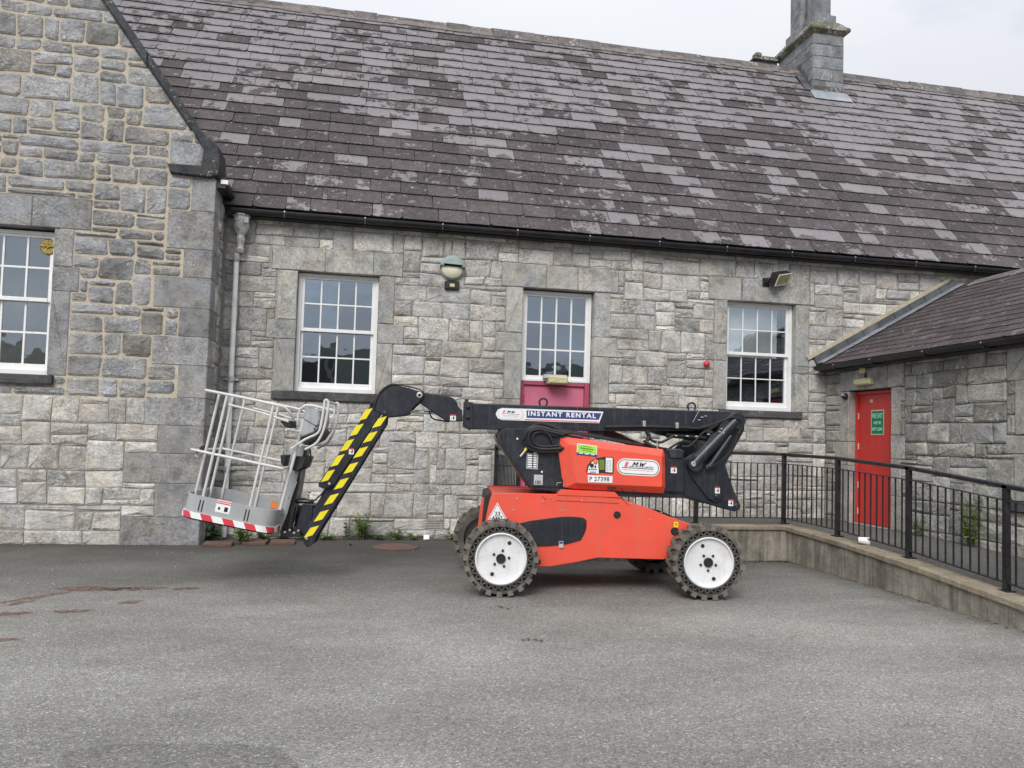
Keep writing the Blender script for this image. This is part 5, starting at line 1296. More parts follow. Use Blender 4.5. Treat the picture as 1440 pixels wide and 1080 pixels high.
# data plate, capacity sticker, white dots
mb = MB(); T = BT(.24); q = [(0.252,1.367),(0.367,1.363),(0.364,1.209),(0.249,1.213)]
q = [q[3], q[2], q[1], q[0]]; plate(mb, q, STK_S, T, 0, .003); a, b, c_, d_ = q
quad(mb, a[0] + .008, b[0] - .008, a[1] + .008, d_[1] - .008, STK_K, T, .004)
for i in range(6):
    z = a[1] + .014 + i * .0225; quad(mb, a[0] + .012, a[0] + .058, z, z + .015, STK_W, T, .0048)
for i in range(7):
    z = a[1] + .014 + i * .0225; quad(mb, a[0] + .070, b[0] - .012, z, z + .015, STK_W, T, .0048)
mb.build('data_plate', tur)
mb = MB(); q = [(0.330,1.155),(0.419,1.054)]; x0, x1, z1, z0 = q[0][0], q[1][0], q[0][1], q[1][1]
quad(mb, x0, x1, z0, z1, STK_S, T, .003); text_into(mb, '100', .05, STK_K, T, (x0 + x1) / 2 - .004, z0 + .025, .055, .001, 0, .0045); text_into(mb, 'L', .02, STK_K, T, x1 - .009, z0 + .018, None, 0, 0, .0045); mb.build('capacity_sticker', tur)
mb = MB().use(STK_W)
for c in [(0.151,1.511),(0.408,1.185)]: mb.cyl((c[0], .24, c[1]), (0, -1, 0), .010, .004, 10)
mb.use(M_BLK2)
for c in [(0.149,1.572),(0.406,1.246)]: mb.lathe([(.022, .0), (.022, .006), (.017, .006), (.017, .001), (.008, .001)], lambda x, y, h: (c[0] + x, .24 - h, c[1] + y), 16)
mb.build('plug', tur)
mb = MB().use(M_ZINC); q = [(0.185,1.334),(0.268,1.443),(0.254,1.435),(0.226,1.392)]; mb.tube([(q[0][0], .21, q[0][1]), (q[1][0], .21, q[1][1])], .011, 8); mb.use(STK_Y); mb.tube([(q[3][0], .209, q[3][1]), (q[2][0], .209, q[2][1])], .0125, 8); mb.build('gas_strut', tur)
# hose bundle
def hose(parent, pts, v, r=.013, name='hose', vs=None, m=M_BLK2):
    mb = MB().use(m); mb.tube(bez([(p[0], (vs[i] if vs else v), p[1]) for i, p in enumerate(pts)], 7), r, 7); return mb.build(name, parent, smooth=True)
H1 = [(0.667,1.576),(0.486,1.613),(0.356,1.638),(0.249,1.613),(0.215,1.534),(0.247,1.435),(0.348,1.395),(0.492,1.392),(0.671,1.411)]
for k in range(5):
    g = mid(H1); sc_ = 1 - .11 * k; hose(tur, [(g[0] + (p[0] - g[0]) * sc_, g[1] + (p[1] - g[1]) * sc_ + .006 * (k % 2)) for p in H1], .19 - .012 * (k % 3), .014)
hose(tur, [(0.271,1.600),(0.320,1.651),(0.412,1.668),(0.558,1.622),(0.667,1.561),(0.812,1.537)], .25, .016); hose(tur, [(0.202,1.505),(0.250,1.585),(0.349,1.609),(0.451,1.569),(0.511,1.471)], .17, .015)
hose(tur, [(0.435,1.643),(0.620,1.605),(0.917,1.569),(1.216,1.519),(1.591,1.463)], .4, .02); hose(tur, [(0.509,1.638),(0.695,1.592),(1.067,1.537),(1.441,1.481)], .36, .014)

# ---- hood
hv = .13
outer = [(0.581,1.533),(0.623,1.543),(1.633,1.445),(1.652,1.388),(1.663,1.065),(1.641,1.001),(0.760,1.023),(0.644,1.036),(0.610,1.132),(0.568,1.387)]
hood = P_('hood', lift, M_RED, outer, .20, .62, .0)
fr_o = [(0.581,1.533),(0.623,1.543),(1.633,1.445),(1.652,1.388),(1.663,1.065),(1.641,1.001),(0.760,1.023),(0.644,1.036),(0.610,1.132),(0.568,1.387)]
fr_i = [(0.667,1.469),(0.703,1.466),(1.597,1.381),(1.605,1.367),(1.610,1.079),(1.603,1.071),(0.762,1.086),(0.751,1.096),(0.723,1.223),(0.683,1.398)]
mb = MB().use(M_RED); n = len(fr_o); mb.add([(p[0], .20, p[1]) for p in fr_o] + [(p[0], .13, p[1]) for p in fr_i], [(i, (i + 1) % n, n + (i + 1) % n, n + i) for i in range(n)] + [tuple(range(n, 2 * n))]); mb.build('hood_cover', hood, bevel=.004)
mb = MB().use(DARK); q = [(1.064,1.049),(1.151,1.040)]; mb.box(q[0][0], q[1][0], .150, .18, q[1][1] - .004, q[0][1] + .004); mb.build('latch', hood)
mb = MB().use(M_ZINC)
q = [(0.554,1.061),(0.560,1.082),(0.603,1.087),(0.625,1.084),(0.626,1.042)]; mb.tube([(p[0], .19, p[1]) for p in q[:3]], .004, 6); mb.tube([(p[0], .185, p[1]) for p in q[3:]], .006, 6); mb.build('catch', hood)
mb = MB().use(M_BLK2); q = [(1.201,1.041),(1.231,1.014),(1.303,1.008),(1.346,1.031)]; mb.tube([(p[0], .16, p[1]) for p in q], .004, 6); mb.build('handle', hood)
T = BT(.13)
# green inspection sticker
mb = MB(); q = [(0.742,1.482),(0.943,1.462),(0.945,1.370),(0.740,1.389)]; plate(mb, q, STK_W, T, 0, .002)
q2 = [(mid(q)[0] + (p[0] - mid(q)[0]) * .93, mid(q)[1] + (p[1] - mid(q)[1]) * .86) for p in q]; plate(mb, q2, STK_G, T, .002, .003)
q3 = [q[3], q[2], (q[2][0], q[2][1] + .022), (q[3][0], q[3][1] + .022)]; plate(mb, [(a, b - .018) for a, b in q3], STK_B, T, .003, .004)
c = mid(q); 
for i, (dx, w_) in enumerate(((-.06, .04), (.0, .045), (.06, .035))): quad(mb, c[0] + dx - w_ / 2, c[0] + dx + w_ / 2, q[3][1] - .008 - .006 * i, q[3][1] + .0 - .006 * i, STK_W, T, .0055)
for i, (dz, w_, h) in enumerate(((.006, .13, .011), (-.014, .10, .006), (.028, .09, .004))):
    for k in range(7): quad(mb, c[0] - w_ / 2 + w_ * k / 7, c[0] - w_ / 2 + w_ * (k + .7) / 7, c[1] + dz - h / 2 - .0025 * k + .006, c[1] + dz + h / 2 - .0025 * k + .006, STK_K, T, .0042)
mb.build('inspection_sticker', hood)
# control panel
q = [(0.841,1.205),(0.854,1.269),(0.885,1.308),(0.935,1.338),(1.021,1.355),(1.107,1.353),(1.114,1.332),(1.114,1.197),(1.103,1.190),(0.995,1.198),(0.953,1.183),(0.867,1.184),(0.845,1.191)]
mb = MB(); plate(mb, q, M_BLK2, T, 0, .006); mb.build('control_panel', hood)
cp = hood.children[-1]
mb = MB(); q = [(0.851,1.191),(0.864,1.255),(0.892,1.298),(0.927,1.324),(0.956,1.317),(0.966,1.187)]; plate(mb, q, STK_W, BT(.124), 0, .002)
for c, r, m in zip([(0.929,1.306),(0.892,1.268),(0.928,1.258)], (.021, .019, .009), (STK_O, STK_K, STK_K)): mb.use(m); mb.lathe([(r, 0), (r, .012), (r * .7, .016)], lambda x, y, h: (c[0] + x, .122 - h, c[1] + y), 14)
c = [(0.908,1.228),(0.908,1.200)]; [quad(mb, c[0][0] - .04 + .02 * k, c[0][0] - .025 + .02 * k, c[0][1] - .006, c[0][1] + .004, STK_K, BT(.124), .0035) for k in range(4)]; mb.use(STK_K)
for k in range(4): quad(mb, c[1][0] - .03 + k * .016, c[1][0] - .019 + k * .016, c[1][1] - .006, c[1][1] + .006, STK_B, BT(.124), .0035)
mb.v and mb.build('switch_plate', cp)
q = [(0.966,1.328),(1.020,1.326),(1.022,1.224),(0.969,1.226)]; mb = MB(); plate(mb, q, simple('olive_screen', (.17, .22, .04), .25), BT(.124), 0, .002); mb.build('screen', cp)
q = [(1.034,1.348),(1.102,1.346),(1.102,1.201),(1.034,1.206)]; mb = MB(); plate(mb, q, STK_W, BT(.124), 0, .002)
for k in range(5): quad(mb, q[3][0] + .006, q[3][0] + .026, q[3][1] + .012 + k * .022, q[3][1] + .024 + k * .022, simple('pale_blue_print', (.35, .45, .75), .5) if k == 0 else D.materials['pale_blue_print'], BT(.124), .003)
for k in range(9): quad(mb, q[3][0] + .032, q[3][0] + .056, q[3][1] + .012 + k * .0125, q[3][1] + .018 + k * .0125, STK_S, BT(.124), .003)
mb.build('instruction_sticker', cp)
# number plate
q = [(0.856,1.170),(1.107,1.165),(1.105,1.098),(0.862,1.099)]; mb = MB(); plate(mb, q, STK_W, T, 0, .003); c = mid(q); text_into(mb, 'P 27398', .062, STK_K, T, c[0] - .008, c[1], .20, .0006, 0, .0045, 1.05); mb.build('number_sticker', hood)
# oval company sign
q = [(1.136,1.354),(1.602,1.167)]; 
def oval(c, w_, h, sl): return [(x, z + (x - c[0]) * sl) for x, z in rrect(c[0] - w_ / 2, c[0] + w_ / 2, c[1] - h / 2, c[1] + h / 2, h / 2 - .001, 8)]
c = [(1.366,1.259)][0]; w_, h = .435, .165; sl = -.085 + .0; sl = -.03
mb = MB(); plate(mb, oval(c, w_, h, sl), STK_W, T, 0, .002); plate(mb, oval(c, w_ - .02, h - .022, sl), STK_K, T, .002, .003); plate(mb, oval(c, w_ - .034, h - .036, sl), STK_W, T, .003, .004)
Ts = lambda u, z, d: (u, .13 - d, z + (u - c[0]) * sl)
plate(mb, [(c[0] - .145, c[1] - .002), (c[0] - .115, c[1] - .002), (c[0] - .098, c[1] + .050), (c[0] - .128, c[1] + .050)], STK_P, Ts, .004, .005)
mw_logo(mb, c[0] - .065, c[1] + .013, .038, Ts, .006)
text_into(mb, 'HIRE GROUP LIMITED', .018, STK_B, Ts, c[0] + .028, c[1] + .007, .245, .0002, .3, .006)
plate(mb, [(c[0] - .165, c[1] - .012), (c[0] + .155, c[1] - .012), (c[0] + .155, c[1] - .006), (c[0] - .165, c[1] - .006)], STK_K, Ts, .004, .006)
for k in range(20): plate(mb, [(c[0] - .16 + k * .0155, c[1] - .034), (c[0] - .149 + k * .0155, c[1] - .034), (c[0] - .149 + k * .0155, c[1] - .026), (c[0] - .16 + k * .0155, c[1] - .026)], STK_P if k % 3 else STK_S, Ts, .004, .0045)
mb.build('company_sign', hood)
mb = MB(); q = [(0.693,1.324),(0.736,1.328),(0.757,1.205),(0.714,1.196)]; q = [(0.660,1.369),(0.699,1.371),(0.725,1.207),(0.682,1.203)]
q = [(a, b) for a, b in [(0.697,1.324),(0.740,1.328),(0.761,1.212),(0.718,1.204)]]
plate(mb, q, STK_W, BT(.155), -.0, .003); mb.build('sticker', hood)
mb = MB(); c = [(0.704,1.374)][0]; mb.use(STK_W); mb.lathe([(.018, 0), (.018, .004)], lambda x, y, h: (c[0] + x, .160 - h, c[1] + y), 12); mb.use(STK_O); mb.lathe([(.006, .004), (.006, .006)], lambda x, y, h: (c[0] + x, .160 - h, c[1] + y), 8); mb.build('sticker', hood)

# ---- counterweight and rear linkage
cw = P_('counterweight', lift, M_BLACK, [(1.655,1.430),(1.728,1.458),(1.809,1.449),(1.869,1.422),(1.870,1.364),(2.234,1.258),(2.310,1.201),(2.371,1.043),(2.418,0.893),(2.374,0.848),(2.248,0.867),(1.877,0.974),(1.663,0.983)], .24, 1.24, .012)
P_('counterweight_cap', cw, M_BLACK, [(1.664,1.453),(1.825,1.454),(1.859,1.433),(1.842,1.353),(1.717,1.357)], .222, .7, .01)
lk = P_('rear_link', lift, M_BLACK, [(2.235,1.716),(2.294,1.776),(2.383,1.811),(2.442,1.802),(2.480,1.759),(2.474,1.657),(2.402,1.524),(2.329,1.391),(2.286,1.310),(2.317,1.203),(2.379,1.045),(2.448,0.898),(2.441,0.859),(2.390,0.832),(2.249,0.862),(2.033,0.929),(1.871,0.975),(1.864,1.357),(1.930,1.399),(2.017,1.441),(2.119,1.545),(2.192,1.634)], .21, .245, .006)
P_('rear_link_far', lk, M_BLACK, [(2.235,1.716),(2.294,1.776),(2.383,1.811),(2.442,1.802),(2.480,1.759),(2.474,1.657),(2.402,1.524),(2.329,1.391),(2.286,1.310),(2.317,1.203),(2.379,1.045),(2.448,0.898),(2.441,0.859),(2.390,0.832),(2.249,0.862),(2.033,0.929),(1.871,0.975),(1.864,1.357),(1.930,1.399),(2.017,1.441),(2.119,1.545),(2.192,1.634)], 1.2, 1.23, .006)
P_('link_web', lk, M_BLACK, [(2.364,1.771),(2.454,1.774),(2.463,1.672),(2.310,1.383),(2.252,1.294),(2.147,1.327),(2.233,1.534)], .245, 1.2, .006)
P_('link_cheek', lk, M_BLACK, [(1.877,1.351),(1.921,1.388),(2.010,1.340),(2.128,1.293),(2.220,1.115),(2.258,1.001),(2.244,0.943),(2.179,0.920),(2.104,0.954),(2.022,1.053),(1.909,1.194)], .185, .21, .008)
mb = MB().use(M_BLACK)
def tl(mb, q, v, r, n=14): mb.tube([(q[0][0], v, q[0][1]), (q[1][0], v, q[1][1])], r, n)
tl(mb, [(1.942,1.310),(2.362,1.754)], .155, .068); mb.cyl(([(2.369,1.755)][0][0], .10, [(2.369,1.755)][0][1]), (0, 1, 0), .078, .12, 20); mb.cyl(([(1.942,1.310)][0][0], .10, [(1.942,1.310)][0][1]), (0, 1, 0), .075, .12, 20)
mb.build('link_arm', lk, smooth=True)
mb = MB().use(M_BLACK); tl(mb, [(2.094,1.287),(2.309,1.601)], .13, .03); mb.use(M_BLK2); tl(mb, [(2.058,1.272),(2.108,1.316)], .128, .024); mb.use(M_ZINC)
for c in [(1.917,1.309)]: mb.lathe([(.026, 0), (.026, .012), (.018, .014), (.016, .004)], lambda x, y, h: (c[0] + x, .10 - h, c[1] + y), 14)
for c in [(2.177,1.640),(2.217,1.627),(2.195,1.670)]: mb.cyl((c[0], .09, c[1]), (0, -1, 0), .009, .01, 8)
mb.build('link_cylinder', lk, smooth=True)
hose(lk, [(1.983,1.670),(2.092,1.709),(2.201,1.748),(2.296,1.787),(2.384,1.768),(2.407,1.697),(2.372,1.624)], .09, .011); hose(lk, [(1.805,1.480),(1.892,1.496),(2.021,1.628),(2.136,1.689),(2.252,1.764),(2.355,1.782)], .12, .010)
hose(lk, [(2.041,1.258),(2.157,1.318),(2.286,1.436),(2.386,1.653)], .105, .008)
mb = MB().use(M_BLACK); c = [(2.193,0.982)][0]; mb.lathe([(.03, 0), (.03, .012), (.02, .018)], lambda x, y, h: (c[0] + x, .185 - h, c[1] + y), 16); c = [(2.404,0.890)][0]; mb.lathe([(.028, 0), (.028, .01), (.018, .014)], lambda x, y, h: (c[0] + x, .21 - h, c[1] + y), 14); mb.build('pivot_pin', lk)
def warn(parent, c, v, w_=.062, h=.066):
    mb = MB(); T = BT(v); plate(mb, rectp(c, w_, h), STK_W, T, 0, .002); plate(mb, [(c[0] - w_ / 2, c[1] + h / 2 - .014), (c[0] + w_ / 2, c[1] + h / 2 - .014), (c[0] + w_ / 2, c[1] + h / 2), (c[0] - w_ / 2, c[1] + h / 2)], STK_R, T, .002, .003)
    plate(mb, [(c[0] - .004, c[1] - .018), (c[0] + .014, c[1] - .02), (c[0] + .014, c[1] + .012), (c[0] + .004, c[1] + .014)], STK_K, T, .002, .003); plate(mb, rectp((c[0] - .014, c[1] - .006), .008, .010), STK_K, T, .002, .003); mb.build('warning_sticker', parent)
q = [(1.758,1.240),(2.195,1.049),(2.344,0.923)]; warn(cw, q[0], .24); warn(lk, q[1], .183, .05); warn(lk, q[2], .208, .05)

# ---- main boom
bv = .46
boom_p = [(-0.392,1.866),(-0.311,1.865),(2.093,1.862),(2.315,1.865),(2.414,1.857),(2.425,1.658),(2.210,1.693),(2.096,1.671),(2.020,1.680),(1.046,1.636),(-0.038,1.608),(-0.384,1.609)]
boom = P_('boom', lift, M_BLACK, boom_p, bv, .78, .010)
P_('boom_lower_edge', boom, M_BLACK, [(-0.296,1.626),(2.093,1.689),(2.131,1.672),(2.017,1.642),(1.074,1.615),(-0.303,1.597)], .452, .785, .004)
P_('boom_foot', boom, M_BLACK, [(2.033,1.859),(2.384,1.865),(2.461,1.835),(2.562,1.782),(2.563,1.677),(2.471,1.704),(2.295,1.699),(2.144,1.646),(2.067,1.647),(2.006,1.690)], .435, .80, .008)
hd = P_('boom_head', boom, M_BLACK, [(-0.399,1.876),(-0.304,1.875),(-0.292,1.608),(-0.324,1.585),(-0.399,1.623),(-0.403,1.634)], .44, .80, .005)
mb = MB().use(M_BLACK)
for c in [(-0.354,1.822),(-0.351,1.716)]: mb.lathe([(.022, 0), (.022, .012), (.014, .022), (.006, .03)], lambda x, y, h: (c[0] + x, .44 - h, c[1] + y), 12)
c = [(-0.370,1.894)][0]; mb.box(c[0] - .02, c[0] + .02, .5, .6, c[1] - .02, c[1] + .01); mb.build('head_bolts', boom)
for c in [(0.442,1.891),(2.039,1.895)]:
    mb = MB().use(M_BLK2); pts_ = [(c[0] + .042 * math.cos(t), .6, c[1] + .012 + .042 * math.sin(t)) for t in [math.radians(a) for a in range(-50, 231, 20)]]; mb.tube(pts_, .010, 8); mb.build('lifting_eye', boom, smooth=True)
# sign on the boom
T = BT(bv); mb = MB()
q = [(-0.015,1.830),(1.064,1.822),(1.022,1.695),(-0.012,1.705)]; 
sg_ = [(p[0], p[1]) for p in [(-0.001,1.826),(1.060,1.819),(1.018,1.698),(0.003,1.701),(-0.042,1.718),(-0.065,1.762),(-0.044,1.807)]]
plate(mb, sg_, STK_W, T, 0, .002)
pl_ = [(0.255,1.808),(1.041,1.803),(1.013,1.732),(0.257,1.731)]; plate(mb, pl_, STK_B, T, .002, .003)
e = [(0.627,1.774),(0.253,1.757),(1.020,1.750),(0.118,1.819),(0.121,1.716)]
sl = (pl_[1][1] - pl_[0][1]) / (pl_[1][0] - pl_[0][0]); cu_ = e[0]
Tb = lambda u, z, d: (u, bv - d, z + (u - cu_[0]) * sl)
text_into(mb, 'INSTANT RENTAL', .064, STK_W, Tb, cu_[0], cu_[1] + .001, .71, .0022, 0, .0045, 1.28)
q = [(0.239,1.716),(1.013,1.713),(1.010,1.703),(0.239,1.707)]; plate(mb, q, STK_R, T, .002, .003)
q = [(0.090,1.766)][0]; c = q; sl = -.02
Ts = lambda u, z, d: (u, bv - d, z + (u - c[0]) * sl)
plate(mb, oval(c, .265, .118, sl), STK_S, T, .002, .003); plate(mb, oval(c, .255, .108, sl), STK_W, T, .003, .004)
plate(mb, [(c[0] - .085, c[1] + .008), (c[0] - .065, c[1] + .008), (c[0] - .053, c[1] + .036), (c[0] - .073, c[1] + .036)], STK_P, Ts, .004, .005)
mw_logo(mb, c[0] - .040, c[1] + .010, .024, Ts, .006)
for dz, m, w_ in ((-.0, STK_K, .19), (-.018, STK_P, .17), (-.032, STK_S, .15)): plate(mb, [(c[0] - w_ / 2, c[1] + dz - .002), (c[0] + w_ / 2, c[1] + dz - .002), (c[0] + w_ / 2, c[1] + dz + .0015), (c[0] - w_ / 2, c[1] + dz + .0015)], m, Ts, .004, .005)
mb.build('company_sign', boom)
mb = MB().use(STK_S)
q = [(2.002,1.735),(2.068,1.856),(2.091,1.861),(2.070,1.767),(2.100,1.790),(2.115,1.809),(2.138,1.817)]
mb.tube([(q[0][0], .432, q[0][1]), (q[1][0], .432, q[1][1])], .003, 4)
for c in [(2.074,1.763),(2.104,1.793),(2.142,1.806)]: mb.box(c[0] - .016, c[0] + .010, .42, .435, c[1] - .004, c[1] + .004)
mb.build('scribed_marks', boom)
# hose tray and clips beneath the rear half
hose(boom, [(1.068,1.662),(1.479,1.678),(1.856,1.678),(2.084,1.677),(2.235,1.719),(2.386,1.776)], .42, .018)
for c in [(1.482,1.704),(1.831,1.696)]: mb = MB().use(M_ZINC); mb.box(c[0] - .016, c[0] + .016, .395, .46, c[1] - .03, c[1] + .03); mb.build('hose_clip', boom, bevel=.004)
# lift cylinder and bracket
cyl = MB().use(M_BLACK); tl(cyl, [(1.087,1.613),(1.604,1.438)], .60, .045); cyl.use(M_STEEL); tl(cyl, [(1.115,1.632),(1.514,1.500)], .53, .010, 8); cyl.use(M_BLACK); tl(cyl, [(1.010,1.641),(1.103,1.605)], .6, .03); cyl.build('lift_cylinder', lift, smooth=True)  # the thin steel tube stands in for the highlight along the barrel
P_('cylinder_bracket', lift, M_BLACK, [(0.903,1.636),(1.083,1.634),(1.078,1.559),(1.033,1.528),(0.980,1.557)], .5, .72, .005)
P_('upper_link', lift, M_BLACK, [(1.523,1.640),(2.140,1.651),(2.351,1.611),(2.321,1.534),(2.142,1.560),(2.040,1.602),(1.910,1.568),(1.716,1.593),(1.623,1.621)], .58, .75, .005)
mb = MB().use(M_BLK2); tl(mb, [(1.743,1.597),(2.164,1.575)], .5, .028); tl(mb, [(1.827,1.618),(2.110,1.619)], .54, .02); mb.use(M_ZINC)
for c in [(1.821,1.588),(1.942,1.588),(2.041,1.587),(2.232,1.562),(2.170,1.613)]: mb.cyl((c[0], .47, c[1]), (1, 0, 0), .011, .03, 8)
mb.build('valve_block', lift)
hose(lift, [(1.731,1.451),(1.844,1.521),(1.935,1.528),(2.005,1.481),(2.036,1.422)], .35, .012); hose(lift, [(1.499,1.631),(1.554,1.543),(1.654,1.516),(1.752,1.564),(1.804,1.595)], .4, .014); hose(lift, [(1.464,1.526),(1.579,1.469),(1.731,1.443)], .35, .016)
hose(lift, [(1.600,1.529),(1.594,1.469),(1.625,1.425)], .3, .006, m=M_ZINC); hose(lift, [(1.999,1.391),(2.104,1.469),(2.149,1.575),(2.224,1.637)], .3, .014); hose(lift, [(1.499,1.631),(1.531,1.580),(1.509,1.527)], .38, .02)

# ---- knuckle and jib
kn = P_('boom_knuckle', lift, M_BLACK, [(-0.895,1.981),(-0.806,1.961),(-0.637,1.941),(-0.548,1.929),(-0.503,1.912),(-0.473,1.880),(-0.453,1.825),(-0.411,1.789),(-0.404,1.679),(-0.444,1.674),(-0.576,1.674),(-0.741,1.779),(-0.868,1.860),(-0.914,1.914)], .50, .74, .008)
jh = P_('jib_head', lift, M_BLACK, [(-1.350,1.803),(-1.310,1.884),(-1.269,1.951),(-1.227,2.000),(-1.184,2.024),(-1.112,2.033),(-1.002,2.008),(-0.856,1.968),(-0.811,1.937),(-0.824,1.892),(-0.866,1.854),(-0.922,1.794),(-0.964,1.734),(-1.000,1.719),(-1.202,1.694),(-1.254,1.733),(-1.312,1.760)], .46, .49, .006)
P_('jib_head_far', jh, M_BLACK, [(-1.350,1.803),(-1.310,1.884),(-1.269,1.951),(-1.227,2.000),(-1.184,2.024),(-1.112,2.033),(-1.002,2.008),(-0.856,1.968),(-0.811,1.937),(-0.824,1.892),(-0.866,1.854),(-0.922,1.794),(-0.964,1.734),(-1.000,1.719),(-1.202,1.694),(-1.254,1.733),(-1.312,1.760)], .75, .78, .006)
P_('jib_head_web', jh, M_BLACK, [(-1.340,1.805),(-1.265,1.939),(-1.180,2.008),(-1.108,2.018),(-0.931,1.972),(-0.999,1.823),(-1.177,1.722),(-1.243,1.742)], .49, .75, .006)
mb = MB().use(M_ZINC); c = [(-0.854,1.931)][0]; mb.lathe([(.030, 0), (.030, .02), (.016, .022), (.014, .01)], lambda x, y, h: (c[0] + x, .46 - h, c[1] + y), 18); mb.use(M_BLACK); mb.lathe([(.014, .012), (.013, .014)], lambda x, y, h: (c[0] + x, .46 - h, c[1] + y), 10); mb.build('knuckle_pin', jh)
mb = MB().use(M_BLACK)
for c in [(-1.202,1.734)]: mb.lathe([(.02, 0), (.02, .012), (.012, .014)], lambda x, y, h: (c[0] + x, .46 - h, c[1] + y), 12)
mb.build('jib_pin', jh)
mb = MB().use(M_STEEL); tl(mb, [(-0.975,1.765),(-0.603,1.754)], .62, .017); mb.use(M_BLACK); tl(mb, [(-1.079,1.773),(-0.953,1.766)], .62, .035); mb.build('knuckle_cylinder', lift, smooth=True)
hose(lift, [(-0.760,1.775),(-0.720,1.701),(-0.645,1.681),(-0.541,1.670)], .6, .008); hose(lift, [(-1.315,1.775),(-1.269,1.916),(-1.186,2.010),(-1.107,2.031),(-0.894,2.001),(-0.812,1.960)], .45, .007); hose(lift, [(-1.222,1.610),(-1.202,1.669),(-1.193,1.596),(-1.234,1.551)], .47, .006); hose(lift, [(-1.352,1.803),(-1.332,1.841),(-1.309,1.805)], .45, .01)
warn(kn, [(-0.504,1.712)][0], .498, .06, .062)
ja = P_('jib_arm', lift, M_BLACK, [(-1.348,1.818),(-1.233,1.741),(-1.687,0.988),(-1.742,0.954),(-1.799,0.949),(-1.843,0.966),(-1.848,0.999),(-1.817,1.043)], .47, .58, .006)
jb = P_('jib_tie', lift, M_BLACK, [(-1.224,1.719),(-1.187,1.691),(-1.195,1.618),(-1.849,0.462),(-1.868,0.397),(-1.902,0.361),(-1.934,0.360),(-1.967,0.395),(-1.974,0.480),(-1.959,0.538)], .455, .50, .004)
P_('jib_tie_far', jb, M_BLACK, [(-1.224,1.719),(-1.187,1.691),(-1.195,1.618),(-1.849,0.462),(-1.868,0.397),(-1.902,0.361),(-1.934,0.360),(-1.967,0.395),(-1.974,0.480),(-1.959,0.538)], .70, .745, .004)
P_('jib_inner', lift, M_BLACK, [(-1.744,1.057),(-1.658,1.060),(-1.857,0.650),(-1.888,0.549),(-1.958,0.505),(-2.001,0.525),(-2.004,0.575),(-1.923,0.692),(-1.829,0.853)], .51, .69, .006)
mb = MB().use(M_ZINC); tl(mb, [(-1.227,1.705),(-1.620,1.032)], .505, .006, 6); mb.build('jib_rod', lift)
mb = MB().use(M_ZINC)
for c in [(-1.939,0.447),(-1.734,1.003)]: mb.lathe([(.014, 0), (.014, .008)], lambda x, y, h: (c[0] + x, .456 - h, c[1] + y), 10)
mb.build('jib_bolts', jb)
def stripes(parent, cs, v, w_, l):
    for c in cs:
        mb = MB(); mb.use(STK_Y); T = BT(v)
        plate(mb, [(c[0] - w_[0] / 2 - l[0] / 2, c[1] - w_[1] / 2 - l[1] / 2), (c[0] + w_[0] / 2 - l[0] / 2, c[1] + w_[1] / 2 - l[1] / 2), (c[0] + w_[0] / 2 + l[0] / 2, c[1] + w_[1] / 2 + l[1] / 2), (c[0] - w_[0] / 2 + l[0] / 2, c[1] - w_[1] / 2 + l[1] / 2)], STK_Y, T, 0, .002); mb.build('yellow_stripe', parent)
stripes(ja, [(-1.395,1.718),(-1.482,1.555),(-1.573,1.396),(-1.664,1.238),(-1.754,1.080)], .47, (.074, .021), (.066, .112))
stripes(jb, [(-1.253,1.641),(-1.341,1.486),(-1.432,1.328),(-1.523,1.166),(-1.613,1.005),(-1.707,0.845),(-1.802,0.676),(-1.893,0.515)], .455, (.086, .026), (.062, .100))
warn(ja, [(-1.527,1.336)][0], .469, .05, .062)
hose(lift, [(-2.099,0.825),(-2.007,0.842),(-1.899,0.822),(-1.830,0.875),(-1.789,0.926)], .5, .009)

# ---- basket bracket, mast and basket
bk = P_('basket_bracket', lift, M_BLACK, [(-2.012,0.777),(-1.897,0.772),(-1.902,0.527),(-1.928,0.476),(-2.000,0.482),(-2.059,0.531)], .5, .8, .006)
mb = MB().use(M_BLK2); tl(mb, [(-2.089,0.760),(-2.122,0.523)], .5, .028); tl(mb, [(-2.047,0.761),(-2.081,0.545)], .6, .02); mb.box(*[f(x for x in ([(-2.200,0.521)][0][0], [(-2.001,0.525)][0][0])) for f in (min, max)], .45, .85, [(-2.169,0.457)][0][1], [(-2.172,0.515)][0][1])
mb.use(M_ZINC)
for c in [(-2.153,0.507),(-2.105,0.529),(-2.061,0.501),(-2.020,0.524)]: mb.cyl((c[0], .45, c[1]), (0, -1, 0), .012, .02, 8)
mb.use(M_BLACK); tl(mb, [(-2.180,0.805),(-1.908,0.804)], .6, .022); mb.build('leveling_cylinder', bk, smooth=False)
mast = P_('basket_mast', lift, M_GREY, [(-2.111,1.367),(-2.004,1.373),(-2.020,1.246),(-2.067,0.993),(-2.110,0.848),(-2.146,0.689),(-2.228,0.451),(-2.342,0.478),(-2.254,0.730),(-2.213,0.917),(-2.178,1.119),(-2.128,1.279)], .48, .50, .004)
P_('mast_far', mast, M_GREY, [(-2.111,1.367),(-2.004,1.373),(-2.020,1.246),(-2.067,0.993),(-2.110,0.848),(-2.146,0.689),(-2.228,0.451),(-2.342,0.478),(-2.254,0.730),(-2.213,0.917),(-2.178,1.119),(-2.128,1.279)], .80, .82, .004)
P_('mast_web', mast, M_GREY, [(-2.095,1.338),(-2.060,1.339),(-2.107,1.100),(-2.161,0.883),(-2.211,0.702),(-2.279,0.486),(-2.307,0.486),(-2.240,0.723),(-2.191,0.918),(-2.151,1.135)], .50, .80, .0)
P_('mast_back', mast, M_BLACK, [(-2.062,1.136),(-2.089,0.919),(-2.143,0.687),(-2.206,0.500),(-2.156,0.486),(-2.101,0.688),(-2.060,0.920),(-2.034,1.137)], .52, .78, .0)
mb = MB().use(DARK)
